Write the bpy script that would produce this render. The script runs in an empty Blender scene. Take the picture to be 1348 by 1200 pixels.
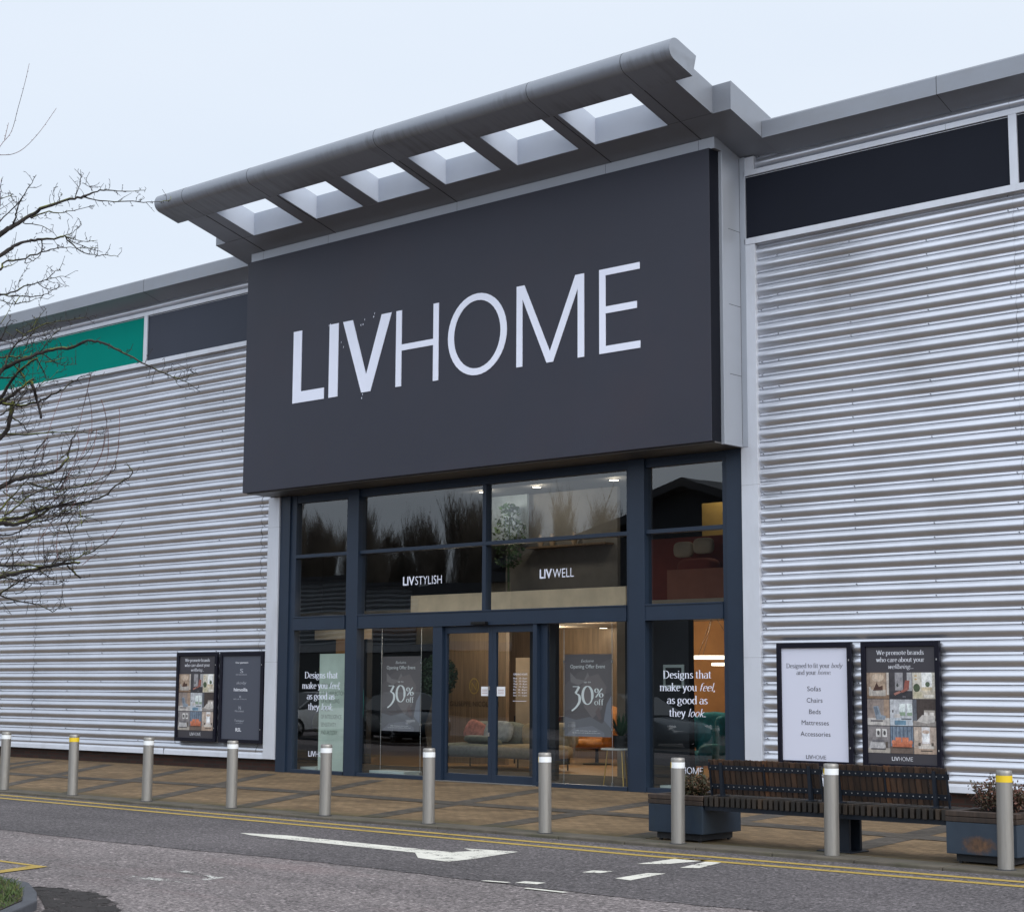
import bpy, bmesh, math, random
from mathutils import Vector, Matrix
random.seed(7)
sc = bpy.context.scene
col = sc.collection
R = math.radians

# ------------------------------------------------------------------ camera
F_PX, IW, IH = 2243.134, 1348.0, 1200.0
YAW, PIT, ROL = R(-41.8773), R(7.7212), R(0.2859)
CAM = Vector((0, -21.36088, 1.6))
FWD = Vector((math.cos(PIT)*math.sin(YAW), math.cos(PIT)*math.cos(YAW), math.sin(PIT)))
UP0 = Vector((-math.sin(PIT)*math.sin(YAW), -math.sin(PIT)*math.cos(YAW), math.cos(PIT)))
RT0 = Vector((math.cos(YAW), -math.sin(YAW), 0))
RT = math.cos(ROL)*RT0 + math.sin(ROL)*UP0
UPV = -math.sin(ROL)*RT0 + math.cos(ROL)*UP0
cam_d = bpy.data.cameras.new('camera'); cam = bpy.data.objects.new('camera', cam_d); col.objects.link(cam)
cam.matrix_world = Matrix(((RT.x, UPV.x, -FWD.x, CAM.x), (RT.y, UPV.y, -FWD.y, CAM.y), (RT.z, UPV.z, -FWD.z, CAM.z), (0, 0, 0, 1)))
cam_d.sensor_width = 36; cam_d.sensor_fit = 'HORIZONTAL'; cam_d.lens = 36*F_PX/IW
cam_d.clip_end = 2000; cam_d.clip_start = 0.05
sc.camera = cam

def at(u, v, w):            # a point on the sight line of a photo pixel, w metres away
    return CAM + (FWD + RT*((u-IW/2)/F_PX) - UPV*((v-IH/2)/F_PX))*w

# ------------------------------------------------------------------ colour
def lin(r, g, b):
    f = lambda c: (c/255/12.92) if c/255 <= .04045 else ((c/255+.055)/1.055)**2.4
    return (f(r), f(g), f(b))

# ------------------------------------------------------------------ materials
def new_mat(name):
    m = bpy.data.materials.new(name); m.use_nodes = True
    nt = m.node_tree; b = nt.nodes['Principled BSDF']
    return m, nt, b
def node(nt, t, **kw):
    n = nt.nodes.new(t)
    for k, v in kw.items():
        if k in n.inputs: n.inputs[k].default_value = v
        else: setattr(n, k, v)
    return n
def coords(nt, scale=(1, 1, 1)):
    tc = node(nt, 'ShaderNodeTexCoord'); mp = node(nt, 'ShaderNodeMapping')
    mp.inputs['Scale'].default_value = scale
    nt.links.new(tc.outputs['Object'], mp.inputs['Vector'])
    return mp.outputs['Vector']
def noise(nt, vec, scale, detail=4, rough=.55):
    n = node(nt, 'ShaderNodeTexNoise'); n.inputs['Scale'].default_value = scale
    n.inputs['Detail'].default_value = detail; n.inputs['Roughness'].default_value = rough
    nt.links.new(vec, n.inputs['Vector']); return n.outputs['Fac']
def ramp(nt, fac, stops):
    r = node(nt, 'ShaderNodeValToRGB'); e = r.color_ramp.elements
    while len(e) > 1: e.remove(e[-1])
    for i, (p, c) in enumerate(stops):
        c4 = tuple(c)+(1,) if len(c) == 3 else c
        if i == 0: e[0].position = p; e[0].color = c4
        else:
            x = e.new(p); x.color = c4
    nt.links.new(fac, r.inputs['Fac']); return r.outputs['Color']
def mixc(nt, fac, a, b, mode='MIX'):
    m = node(nt, 'ShaderNodeMix'); m.data_type = 'RGBA'; m.blend_type = mode
    for sock, v in ((m.inputs['Factor'], fac), (m.inputs[6], a), (m.inputs[7], b)):
        if hasattr(v, 'is_linked') or hasattr(v, 'links'): nt.links.new(v, sock)
        else: sock.default_value = v if isinstance(v, (int, float)) else (tuple(v)+(1,))[:4]
    return m.outputs[2]
def bump(nt, b, h, strength, dist=.01):
    bp = node(nt, 'ShaderNodeBump'); bp.inputs['Strength'].default_value = strength; bp.inputs['Distance'].default_value = dist
    nt.links.new(h, bp.inputs['Height']); nt.links.new(bp.outputs['Normal'], b.inputs['Normal'])
def pbr(name, c, rough=.5, metal=0, var=.12, vs=3, vscale=(1, 1, 1), bmp=0, bs=60, spec=.5, dirt=None, dirt_amt=.0, dirt_scale=(1, 1, 1), rvar=0.0):
    m, nt, b = new_mat(name)
    b.inputs['Roughness'].default_value = rough; b.inputs['Metallic'].default_value = metal
    b.inputs['Specular IOR Level'].default_value = spec
    v = coords(nt, vscale)
    n = noise(nt, v, vs, 6, .6)
    lo = tuple(x*(1-var) for x in c); hi = tuple(min(1, x*(1+var)) for x in c)
    cc = ramp(nt, n, [(.3, lo), (.7, hi)])
    if dirt:
        d = noise(nt, coords(nt, dirt_scale), 1, 5, .65)
        dm = ramp(nt, d, [(.48, (0, 0, 0)), (.75, (dirt_amt,)*3)])
        cc = mixc(nt, dm, cc, dirt)
    nt.links.new(cc, b.inputs['Base Color'])
    if rvar:
        rr = node(nt, 'ShaderNodeMapRange'); rr.inputs[3].default_value = rough-rvar; rr.inputs[4].default_value = rough+rvar
        nt.links.new(n, rr.inputs[0]); nt.links.new(rr.outputs[0], b.inputs['Roughness'])
    if bmp: bump(nt, b, noise(nt, coords(nt), bs, 3), bmp)
    return m

def make_nose():
    m, nt, b = new_mat('weathered_metal_edge'); b.inputs['Roughness'].default_value = .42; b.inputs['Metallic'].default_value = .3
    st = noise(nt, coords(nt, (9, .5, .5)), 1.3, 6, .7); big = noise(nt, coords(nt, (.6, 1, 1)), 1, 3)
    sx = node(nt, 'ShaderNodeSeparateXYZ'); nt.links.new(coords(nt), sx.inputs[0])
    mr = node(nt, 'ShaderNodeMapRange'); mr.inputs[1].default_value = 10.78; mr.inputs[2].default_value = 10.52; nt.links.new(sx.outputs['Z'], mr.inputs[0])
    mu = node(nt, 'ShaderNodeMath', operation='MULTIPLY'); nt.links.new(st, mu.inputs[0]); nt.links.new(mr.outputs[0], mu.inputs[1])
    mu2 = node(nt, 'ShaderNodeMath', operation='MULTIPLY'); nt.links.new(mu.outputs[0], mu2.inputs[0]); nt.links.new(big, mu2.inputs[1])
    k = ramp(nt, mu2.outputs[0], [(.20, (0, 0, 0)), (.42, (.7, .7, .7))])
    nt.links.new(mixc(nt, k, (.26, .28, .32), (.11, .108, .106)), b.inputs['Base Color']); return m
M = {}
M['cladding'] = pbr('silver_cladding', (.64, .66, .72), .30, .80, .09, .5, rvar=.07, dirt=(.38, .385, .40), dirt_amt=.40, dirt_scale=(.5, 1, .35))
M['skylit_face'] = pbr('canopy_painted_skylight', (.44, .48, .56), .5, .1, .05, 1.2)  # canopy grey lightened: skylight painted into the sides of the openings
M['housing'] = pbr('grey_housing_panel', (.40, .425, .475), .40, .3, .05, .8)
M['sign_edge'] = pbr('black_sign_edge', (.006, .007, .012), .6, 0, .05, spec=.15)
M['trim'] = pbr('pale_grey_trim', (.62, .645, .71), .42, .15, .05, 1.2, dirt=(.34, .33, .32), dirt_amt=.25, dirt_scale=(3, 3, .7))
M['fascia'] = pbr('grey_metal_fascia', (.255, .272, .31), .40, .35, .05, .8, dirt=(.22, .22, .22), dirt_amt=.3, dirt_scale=(1.5, 1.5, 3))
M['nose'] = make_nose()
M['joint'] = pbr('dark_joint', (.03, .03, .035), .8)
M['screw'] = pbr('dark_screw', (.06, .06, .07), .5, .5)
M['sign_panel'] = pbr('charcoal_sign_panel', (.034, .036, .052), .50, 0, .06, .5, spec=.3, dirt=(.045, .038, .050), dirt_amt=.5, dirt_scale=(.4, .4, .4))
M['letter'] = pbr('white_letter', (.82, .85, .98), .5, 0, .02)
M['band_dark'] = pbr('dark_band_panel', (.010, .012, .020), .5, 0, .06, .8, spec=.12)
M['band_slate'] = pbr('slate_band_panel', (.034, .040, .060), .45, 0, .06, .8, spec=.2)
M['band_green'] = pbr('green_band_panel', (.0005, .205, .165), .6, 0, .04, .8, spec=.03)
M['navy'] = pbr('navy_frame_paint', (.015, .027, .050), .42, 0, .08, 2, spec=.4)
M['soffit_panel'] = pbr('grey_soffit_panel', (.075, .072, .072), .45, 0, .1, 1)
M['soffit_dark'] = pbr('shadow_gap', (.03, .03, .035), .7)
M['steel'] = pbr('brushed_steel', (.31, .295, .275), .46, .65, .10, 6, (8, 8, .6), rvar=.08, dirt=(.30, .28, .25), dirt_amt=.35, dirt_scale=(14, 14, 5))
M['white_band'] = pbr('white_reflective_band', (.80, .82, .84), .35, 0, .05)
M['yellow_band'] = pbr('yellow_reflective_band', (.75, .52, .02), .4, 0, .05)
M['black_frame'] = pbr('black_frame', (.006, .006, .014), .45, 0, .05, spec=.2)
M['bench_steel'] = pbr('dark_bench_steel', (.010, .014, .022), .5, 0, .1, 5, spec=.25)
M['bolt'] = pbr('bright_bolt', (.6, .6, .6), .35, .9)
M['planter_paint'] = pbr('planter_paint', (.019, .031, .050), .5, 0, .15, 4, spec=.3, dirt=(.03, .035, .03), dirt_amt=.5, dirt_scale=(4, 4, 1.5))
M['skirt'] = pbr('planter_skirt', (.012, .013, .016), .7)
M['soil'] = pbr('soil', (.03, .022, .015), .95, 0, .4, 30)
M['interior_dark'] = pbr('interior_dark_wall', (.020, .022, .028), .7)
M['interior_grey'] = pbr('interior_grey_wall', (.20, .20, .20), .8)
M['interior_blue'] = pbr('interior_blue_grey_wall', (.09, .11, .13), .8)
M['interior_beige'] = pbr('interior_beige_wall', (.42, .33, .24), .8)
M['interior_wood'] = pbr('interior_wood_panel', (.17, .118, .075), .6, 0, .3, 2, (14, 14, .6))
M['interior_ceiling'] = pbr('interior_ceiling', (.42, .34, .26), .9)
M['interior_floor'] = pbr('interior_oak_floor', (.34, .21, .10), .45, 0, .25, 2, (.6, 8, 1))
M['door_mat'] = pbr('grey_entrance_mat', (.055, .053, .055), .95, 0, .2, 20)
M['bulkhead'] = pbr('cream_bulkhead', (.80, .60, .40), .8)
M['mural'] = pbr('pale_blue_mural', (.30, .38, .46), .8, 0, .45, 1.1)
M['interior_orange'] = pbr('interior_orange_wall', (.36, .165, .05), .8)
M['interior_red'] = pbr('interior_red_wall', (.22, .035, .02), .8)
M['interior_salmon'] = pbr('interior_salmon_wall', (.36, .13, .08), .8)
M['sofa_fabric'] = pbr('sofa_grey_green_fabric', (.22, .245, .22), .9, 0, .18, 14, bmp=.3, bs=300)
M['sofa_beige'] = pbr('sofa_beige_fabric', (.36, .30, .20), .9, 0, .15, 14, bmp=.3, bs=300)
M['cushion_red'] = pbr('red_print_cushion', (.36, .14, .11), .9, 0, .5, 9)
M['cushion_blue'] = pbr('blue_grey_cushion', (.30, .34, .37), .9, 0, .3, 9)
M['tan'] = pbr('tan_leather', (.42, .17, .04), .55, 0, .3, 8)
M['teal'] = pbr('teal_velvet', (.010, .22, .25), .75, 0, .35, 6)
M['dark_metal'] = pbr('dark_metal', (.012, .012, .013), .4, .5)
M['brass'] = pbr('brass', (.55, .36, .12), .3, .9)
M['marble'] = pbr('white_table_top', (.72, .70, .68), .3, 0, .06, 5)
M['pot'] = pbr('dark_pot', (.03, .03, .033), .6, 0, .3, 20)
M['leaf_green'] = pbr('house_plant_leaf', (.03, .085, .03), .6, 0, .4, 6)
M['leaf_dark'] = pbr('topiary_leaf', (.025, .055, .02), .6, 0, .5, 9)
M['bark'] = pbr('topiary_trunk', (.09, .06, .035), .85, 0, .3, 12)
M['banner'] = pbr('pale_green_banner', (.66, .76, .66), .75, 0, .10, 2.5)
M['paper'] = pbr('white_paper', (.78, .79, .82), .7, 0, .03)
M['plinth_white'] = pbr('window_plinth', (.55, .62, .60), .6, 0, .05)
M['shade_gold'] = pbr('gold_lamp_shade', (.55, .38, .06), .5)
M['olive'] = pbr('olive_fabric', (.14, .15, .03), .9)
M['car_white'] = pbr('white_car_paint', (.62, .64, .66), .25, 0, .02)
M['car_dark'] = pbr('dark_blue_car_paint', (.03, .045, .06), .2, 0, .02)
M['car_grey'] = pbr('grey_car_paint', (.10, .12, .14), .2, .2, .02)
M['car_glass'] = pbr('car_glass', (.02, .025, .03), .06, 0, 0)
M['tyre'] = pbr('tyre', (.015, .015, .015), .9)
M['rim'] = pbr('alloy_rim', (.5, .5, .52), .35, .9)
M['tail_red'] = pbr('tail_lamp', (.30, .012, .012), .2)
M['opp_clad'] = pbr('opposite_cladding', (.30, .32, .34), .5, .3)
M['opp_beige'] = pbr('opposite_render', (.52, .43, .30), .8)
M['opp_dark'] = pbr('opposite_dark_roof', (.045, .048, .055), .8)
M['opp_yellow'] = pbr('opposite_ochre', (.5, .34, .1), .8)
M['poplar'] = pbr('poplar_bark', (.15, .125, .10), .9)

def make_print():
    m, nt, b = new_mat('printed_colour'); a = node(nt, 'ShaderNodeVertexColor'); a.layer_name = 'Col'
    nt.links.new(a.outputs['Color'], b.inputs['Base Color']); b.inputs['Roughness'].default_value = .35
    return m
M['print'] = make_print()
def make_photo_print():      # printed photographs: fine tonal detail over the picture's own colours
    m, nt, b = new_mat('photo_print'); a = node(nt, 'ShaderNodeVertexColor'); a.layer_name = 'Col'; v = coords(nt)
    d = ramp(nt, noise(nt, v, 14, 8, .75), [(.28, (.50, .48, .48)), (.5, (.98, .98, .98)), (.74, (1.45, 1.42, 1.38))])
    d2 = ramp(nt, noise(nt, coords(nt, (60, 60, 16)), 1, 4, .7), [(.3, (.78, .78, .78)), (.7, (1.18, 1.18, 1.18))])
    nt.links.new(mixc(nt, 1.0, mixc(nt, 1.0, a.outputs['Color'], d, 'MULTIPLY'), d2, 'MULTIPLY'), b.inputs['Base Color']); b.inputs['Roughness'].default_value = .3
    return m
M['photo_print'] = make_photo_print()

def make_glass(name, base=.10, tint=(.84, .88, .88), wav=.003, wscale=.6):
    m = bpy.data.materials.new(name); m.use_nodes = True; nt = m.node_tree; nt.nodes.clear()
    out = node(nt, 'ShaderNodeOutputMaterial'); mx = node(nt, 'ShaderNodeMixShader')
    tr = node(nt, 'ShaderNodeBsdfTransparent'); tr.inputs['Color'].default_value = (*tint, 1)
    gl = node(nt, 'ShaderNodeBsdfGlossy'); gl.inputs['Roughness'].default_value = 0.0; gl.inputs['Color'].default_value = (.95, .98, 1, 1)
    lw = node(nt, 'ShaderNodeLayerWeight'); lw.inputs['Blend'].default_value = .5
    pw = node(nt, 'ShaderNodeMath', operation='POWER'); pw.inputs[1].default_value = 4
    nt.links.new(lw.outputs['Facing'], pw.inputs[0])
    ma = node(nt, 'ShaderNodeMath', operation='MULTIPLY_ADD'); ma.inputs[1].default_value = .85; ma.inputs[2].default_value = base
    nt.links.new(pw.outputs[0], ma.inputs[0]); nt.links.new(ma.outputs[0], mx.inputs[0])
    n = noise(nt, coords(nt, (1, 1, 1)), wscale, 1, .4)
    bp = node(nt, 'ShaderNodeBump'); bp.inputs['Strength'].default_value = 1; bp.inputs['Distance'].default_value = wav
    nt.links.new(n, bp.inputs['Height']); nt.links.new(bp.outputs['Normal'], gl.inputs['Normal'])
    nt.links.new(tr.outputs[0], mx.inputs[1]); nt.links.new(gl.outputs[0], mx.inputs[2]); nt.links.new(mx.outputs[0], out.inputs[0])
    return m
M['glass'] = make_glass('window_glass', .115)
M['acrylic'] = make_glass('clear_acrylic', .03, (.9, .9, .9), 0.0)

def emit(name, c, s):
    m = bpy.data.materials.new(name); m.use_nodes = True; nt = m.node_tree; nt.nodes.clear()
    o = node(nt, 'ShaderNodeOutputMaterial'); e = node(nt, 'ShaderNodeEmission'); e.inputs[0].default_value = (*c, 1); e.inputs[1].default_value = s
    nt.links.new(e.outputs[0], o.inputs[0]); return m
M['lamp_glow'] = emit('downlight_glow', (1, .86, .66), 14)
M['ring_glow'] = emit('ring_lamp_glow', (1, .88, .70), 3.0)

def make_asphalt(name, base, pink=0.0):
    m, nt, b = new_mat(name); v = coords(nt)
    fine = noise(nt, v, 34, 4, .85); vor = node(nt, 'ShaderNodeTexVoronoi'); vor.inputs['Scale'].default_value = 40
    nt.links.new(v, vor.inputs['Vector'])
    big = noise(nt, v, .35, 5, .6)
    c1 = ramp(nt, fine, [(.36, tuple(x*.30 for x in base)), (.52, base), (.66, tuple(x*1.9 for x in base))])
    cell = ramp(nt, vor.outputs['Color'], [(0, (.34, .34, .34)), (.45, (.88, .88, .88)), (.8, (1.2, 1.19, 1.19)), (1, (2.2, 2.15, 2.15))])
    c2 = mixc(nt, 1.0, c1, cell, 'MULTIPLY')
    bigm = mixc(nt, 1.0, ramp(nt, big, [(.3, (.78, .78, .78)), (.7, (1.18, 1.16, 1.16))]), ramp(nt, noise(nt, coords(nt, (.12, 1.1, 1)), 1, 4, .6), [(.32, (.82, .82, .83)), (.6, (1.06, 1.06, 1.06))]), 'MULTIPLY')
    c3 = mixc(nt, 1.0, c2, bigm, 'MULTIPLY')
    if pink:
        pk = noise(nt, coords(nt, (.5, 1.5, 1)), .9, 4); pm = ramp(nt, pk, [(.55, (0, 0, 0)), (.75, (pink,)*3)])
        c3 = mixc(nt, pm, c3, (base[0]*1.25, base[1]*.86, base[2]*.86))
    nt.links.new(c3, b.inputs['Base Color']); b.inputs['Roughness'].default_value = .85
    b.inputs['Specular IOR Level'].default_value = .3
    bump(nt, b, fine, .6, .012); return m
M['asphalt_new'] = make_asphalt('dark_asphalt', (.118, .108, .112))
M['asphalt_old'] = make_asphalt('old_asphalt', (.203, .180, .179), .22)

def make_paving(name, c, mossy=True):
    m, nt, b = new_mat(name); v = coords(nt)
    br = node(nt, 'ShaderNodeTexBrick'); br.inputs['Scale'].default_value = 1; br.inputs['Brick Width'].default_value = .21; br.inputs['Row Height'].default_value = .105
    br.inputs['Mortar Size'].default_value = .006; br.inputs['Color1'].default_value = (*[x*.78 for x in c], 1); br.inputs['Color2'].default_value = (*[x*1.2 for x in c], 1)
    br.inputs['Mortar'].default_value = (*[x*.45 for x in c], 1); br.inputs['Bias'].default_value = 0
    nt.links.new(v, br.inputs['Vector'])
    n = noise(nt, v, .8, 6, .65); nm = ramp(nt, n, [(.25, (.52, .50, .50)), (.5, (1, 1, 1)), (.75, (1.42, 1.44, 1.50))])
    cc = mixc(nt, 1.0, br.outputs['Color'], nm, 'MULTIPLY')
    n2 = noise(nt, v, 9, 4, .7); cc = mixc(nt, 1.0, cc, ramp(nt, n2, [(.3, (.72, .72, .72)), (.7, (1.2, 1.2, 1.2))]), 'MULTIPLY')
    fl = noise(nt, coords(nt, (1.6, 7, 1)), 2.4, 5, .75); cc = mixc(nt, ramp(nt, fl, [(.66, (0, 0, 0)), (.72, (.75, .75, .75))]), cc, (.03, .024, .018))
    if mossy:      # moss and damp along the kerb side of the footway
        sx = node(nt, 'ShaderNodeSeparateXYZ'); nt.links.new(v, sx.inputs[0])
        mr = node(nt, 'ShaderNodeMapRange'); mr.inputs[1].default_value = -5.6; mr.inputs[2].default_value = -6.6; nt.links.new(sx.outputs['Y'], mr.inputs[0])
        mn = noise(nt, v, 1.6, 5, .7); mu = node(nt, 'ShaderNodeMath', operation='MULTIPLY'); nt.links.new(mr.outputs[0], mu.inputs[0]); nt.links.new(mn, mu.inputs[1])
        mm = ramp(nt, mu.outputs[0], [(.22, (0, 0, 0)), (.55, (.8, .8, .8))])
        cc = mixc(nt, mm, cc, (.055, .052, .022))
    nt.links.new(cc, b.inputs['Base Color']); b.inputs['Roughness'].default_value = .8; b.inputs['Specular IOR Level'].default_value = .3
    bump(nt, b, br.outputs['Fac'], -.5, .006); return m
M['paving'] = make_paving('buff_block_paving', (.182, .122, .066))
M['paving_band'] = make_paving('dark_block_paving', (.078, .066, .054))
M['kerb'] = pbr('kerb_concrete', (.088, .075, .058), .9, 0, .3, 3, bmp=.3, bs=40, dirt=(.05, .055, .02), dirt_amt=.7, dirt_scale=(1.5, 3, 3))
M['island_kerb'] = pbr('island_kerb', (.062, .066, .078), .85, 0, .2, 6, bmp=.3, bs=40)
def make_brick():
    m, nt, b = new_mat('dark_brick'); tc = node(nt, 'ShaderNodeTexCoord'); sx = node(nt, 'ShaderNodeSeparateXYZ'); cx = node(nt, 'ShaderNodeCombineXYZ')
    nt.links.new(tc.outputs['Object'], sx.inputs[0]); nt.links.new(sx.outputs['X'], cx.inputs['X']); nt.links.new(sx.outputs['Z'], cx.inputs['Y'])
    br = node(nt, 'ShaderNodeTexBrick'); br.inputs['Scale'].default_value = 1; br.inputs['Brick Width'].default_value = .225; br.inputs['Row Height'].default_value = .075; br.inputs['Mortar Size'].default_value = .008
    br.inputs['Color1'].default_value = (.05, .020, .014, 1); br.inputs['Color2'].default_value = (.028, .014, .011, 1); br.inputs['Mortar'].default_value = (.03, .026, .023, 1)
    nt.links.new(cx.outputs[0], br.inputs['Vector']); nt.links.new(br.outputs['Color'], b.inputs['Base Color']); b.inputs['Roughness'].default_value = .9; return m
M['brick'] = make_brick()
def make_worn(name, c, wear, sc_=5.0, stretch=(1, 1, 1)):
    m, nt, b = new_mat(name); v = coords(nt, stretch)
    n = noise(nt, v, sc_, 6, .75); fine = noise(nt, coords(nt), 45, 2, .7)
    ad = node(nt, 'ShaderNodeMath', operation='MULTIPLY_ADD'); nt.links.new(fine, ad.inputs[0]); ad.inputs[1].default_value = .5; nt.links.new(n, ad.inputs[2])
    al = ramp(nt, ad.outputs[0], [(wear, (0, 0, 0)), (wear+.06, (1, 1, 1))])
    nt.links.new(al, b.inputs['Alpha'])
    cc = ramp(nt, noise(nt, v, 3, 4), [(.3, tuple(x*.8 for x in c)), (.7, c)]); nt.links.new(cc, b.inputs['Base Color']); b.inputs['Roughness'].default_value = .8
    return m
M['paint_white'] = make_worn('worn_white_paint', (.70, .68, .61), .62)
M['paint_faint'] = make_worn('faint_white_paint', (.60, .59, .56), .76, 3.0)
M['paint_yellow'] = make_worn('worn_yellow_paint', (.42, .29, .06), .56, 4.0)
M['debris'] = make_worn('damp_leaf_debris', (.016, .011, .010), .64, 5.5)
def make_grass():
    m, nt, b = new_mat('grass_blade'); oi = node(nt, 'ShaderNodeNewGeometry')
    c = ramp(nt, oi.outputs['Random Per Island'], [(0, (.028, .052, .010)), (.6, (.055, .095, .018)), (1, (.11, .11, .035))])
    nt.links.new(c, b.inputs['Base Color']); b.inputs['Roughness'].default_value = .7; return m
M['grass'] = make_grass()
def make_leaf(name, stops, rough=.6):
    m, nt, b = new_mat(name); g = node(nt, 'ShaderNodeNewGeometry')
    nt.links.new(ramp(nt, g.outputs['Random Per Island'], stops), b.inputs['Base Color']); b.inputs['Roughness'].default_value = rough; return m
M['shrub_leaf'] = make_leaf('shrub_leaf', [(0, (.028, .034, .012)), (.5, (.055, .045, .018)), (.8, (.10, .045, .025)), (1, (.15, .09, .04))])
M['shrub_leaf_red'] = make_leaf('red_tipped_shrub_leaf', [(0, (.03, .03, .012)), (.45, (.06, .045, .02)), (.75, (.12, .045, .035)), (1, (.16, .07, .04))])
def make_timber(name, c):
    m, nt, b = new_mat(name); g = node(nt, 'ShaderNodeNewGeometry')
    pc = ramp(nt, g.outputs['Random Per Island'], [(0, tuple(x*.45 for x in c)), (.55, c), (.85, tuple(x*1.7 for x in c)), (1, (c[0]*2.8, c[1]*2.4, c[2]*1.8))])
    gr = noise(nt, coords(nt, (30, 30, 2.5)), 1.2, 5, .6)
    cc = mixc(nt, 1.0, pc, ramp(nt, gr, [(.3, (.55, .55, .55)), (.7, (1.3, 1.3, 1.3))]), 'MULTIPLY')
    nt.links.new(cc, b.inputs['Base Color']); b.inputs['Roughness'].default_value = .65; bump(nt, b, gr, .3, .004); return m
M['slat'] = make_timber('stained_slat_timber', (.040, .019, .009))
M['seat_slat'] = make_timber('dark_seat_timber', (.016, .011, .0075))
M['rim_timber'] = make_timber('planter_rim_timber', (.042, .026, .018))
def make_rusty():
    m, nt, b = new_mat('rusted_planter_paint'); v = coords(nt)
    vs = node(nt, 'ShaderNodeVectorMath', operation='SUBTRACT'); vs.inputs[1].default_value = (-.03, -.352, .18); nt.links.new(v, vs.inputs[0])
    sc2 = node(nt, 'ShaderNodeVectorMath', operation='MULTIPLY'); sc2.inputs[1].default_value = (5.2, 5, 10.5); nt.links.new(vs.outputs[0], sc2.inputs[0])
    ln = node(nt, 'ShaderNodeVectorMath', operation='LENGTH'); nt.links.new(sc2.outputs[0], ln.inputs[0])
    nz = noise(nt, v, 14, 6, .75)
    ad = node(nt, 'ShaderNodeMath', operation='MULTIPLY_ADD'); nt.links.new(nz, ad.inputs[0]); ad.inputs[1].default_value = 1.5; nt.links.new(ln.outputs['Value'], ad.inputs[2])
    k = ramp(nt, ad.outputs[0], [(.5, (1, 1, 1)), (1.0, (0, 0, 0))])
    mr = node(nt, 'ShaderNodeMapRange'); mr.inputs[1].default_value = 1.2; mr.inputs[2].default_value = 1.75; mr.inputs[3].default_value = 1; mr.inputs[4].default_value = 0; nt.links.new(ad.outputs[0], mr.inputs[0])
    base = ramp(nt, noise(nt, v, 4, 5), [(.3, (.017, .029, .048)), (.7, (.026, .042, .064))])
    rust = ramp(nt, noise(nt, v, 22, 5, .7), [(.3, (.05, .028, .018)), (.7, (.17, .085, .04))])
    nt.links.new(mixc(nt, mr.outputs[0], base, rust), b.inputs['Base Color']); b.inputs['Roughness'].default_value = .6; return m
M['rusty'] = make_rusty()
def make_bark_moss():
    m, nt, b = new_mat('mossy_bark'); v = coords(nt); g = node(nt, 'ShaderNodeNewGeometry'); sx = node(nt, 'ShaderNodeSeparateXYZ'); nt.links.new(g.outputs['Normal'], sx.inputs[0])
    bk = ramp(nt, noise(nt, v, 40, 4), [(.3, (.010, .008, .009)), (.7, (.034, .026, .023))])
    ms = ramp(nt, noise(nt, v, 60, 3), [(.3, (.08, .10, .012)), (.7, (.22, .23, .03))])
    ad = node(nt, 'ShaderNodeMath', operation='MULTIPLY_ADD'); nt.links.new(sx.outputs['Z'], ad.inputs[0]); ad.inputs[1].default_value = .22; nt.links.new(noise(nt, v, 3.5, 4), ad.inputs[2])
    k = ramp(nt, ad.outputs[0], [(.60, (0, 0, 0)), (.72, (.9, .9, .9))])
    nt.links.new(mixc(nt, k, bk, ms), b.inputs['Base Color']); b.inputs['Roughness'].default_value = .9; return m
M['bark_moss'] = make_bark_moss()
M['twig'] = pbr('twig', (.018, .013, .014), .85, 0, .3, 20)
M['whip'] = pbr('red_twig', (.10, .04, .035), .8, 0, .3, 20)

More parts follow.
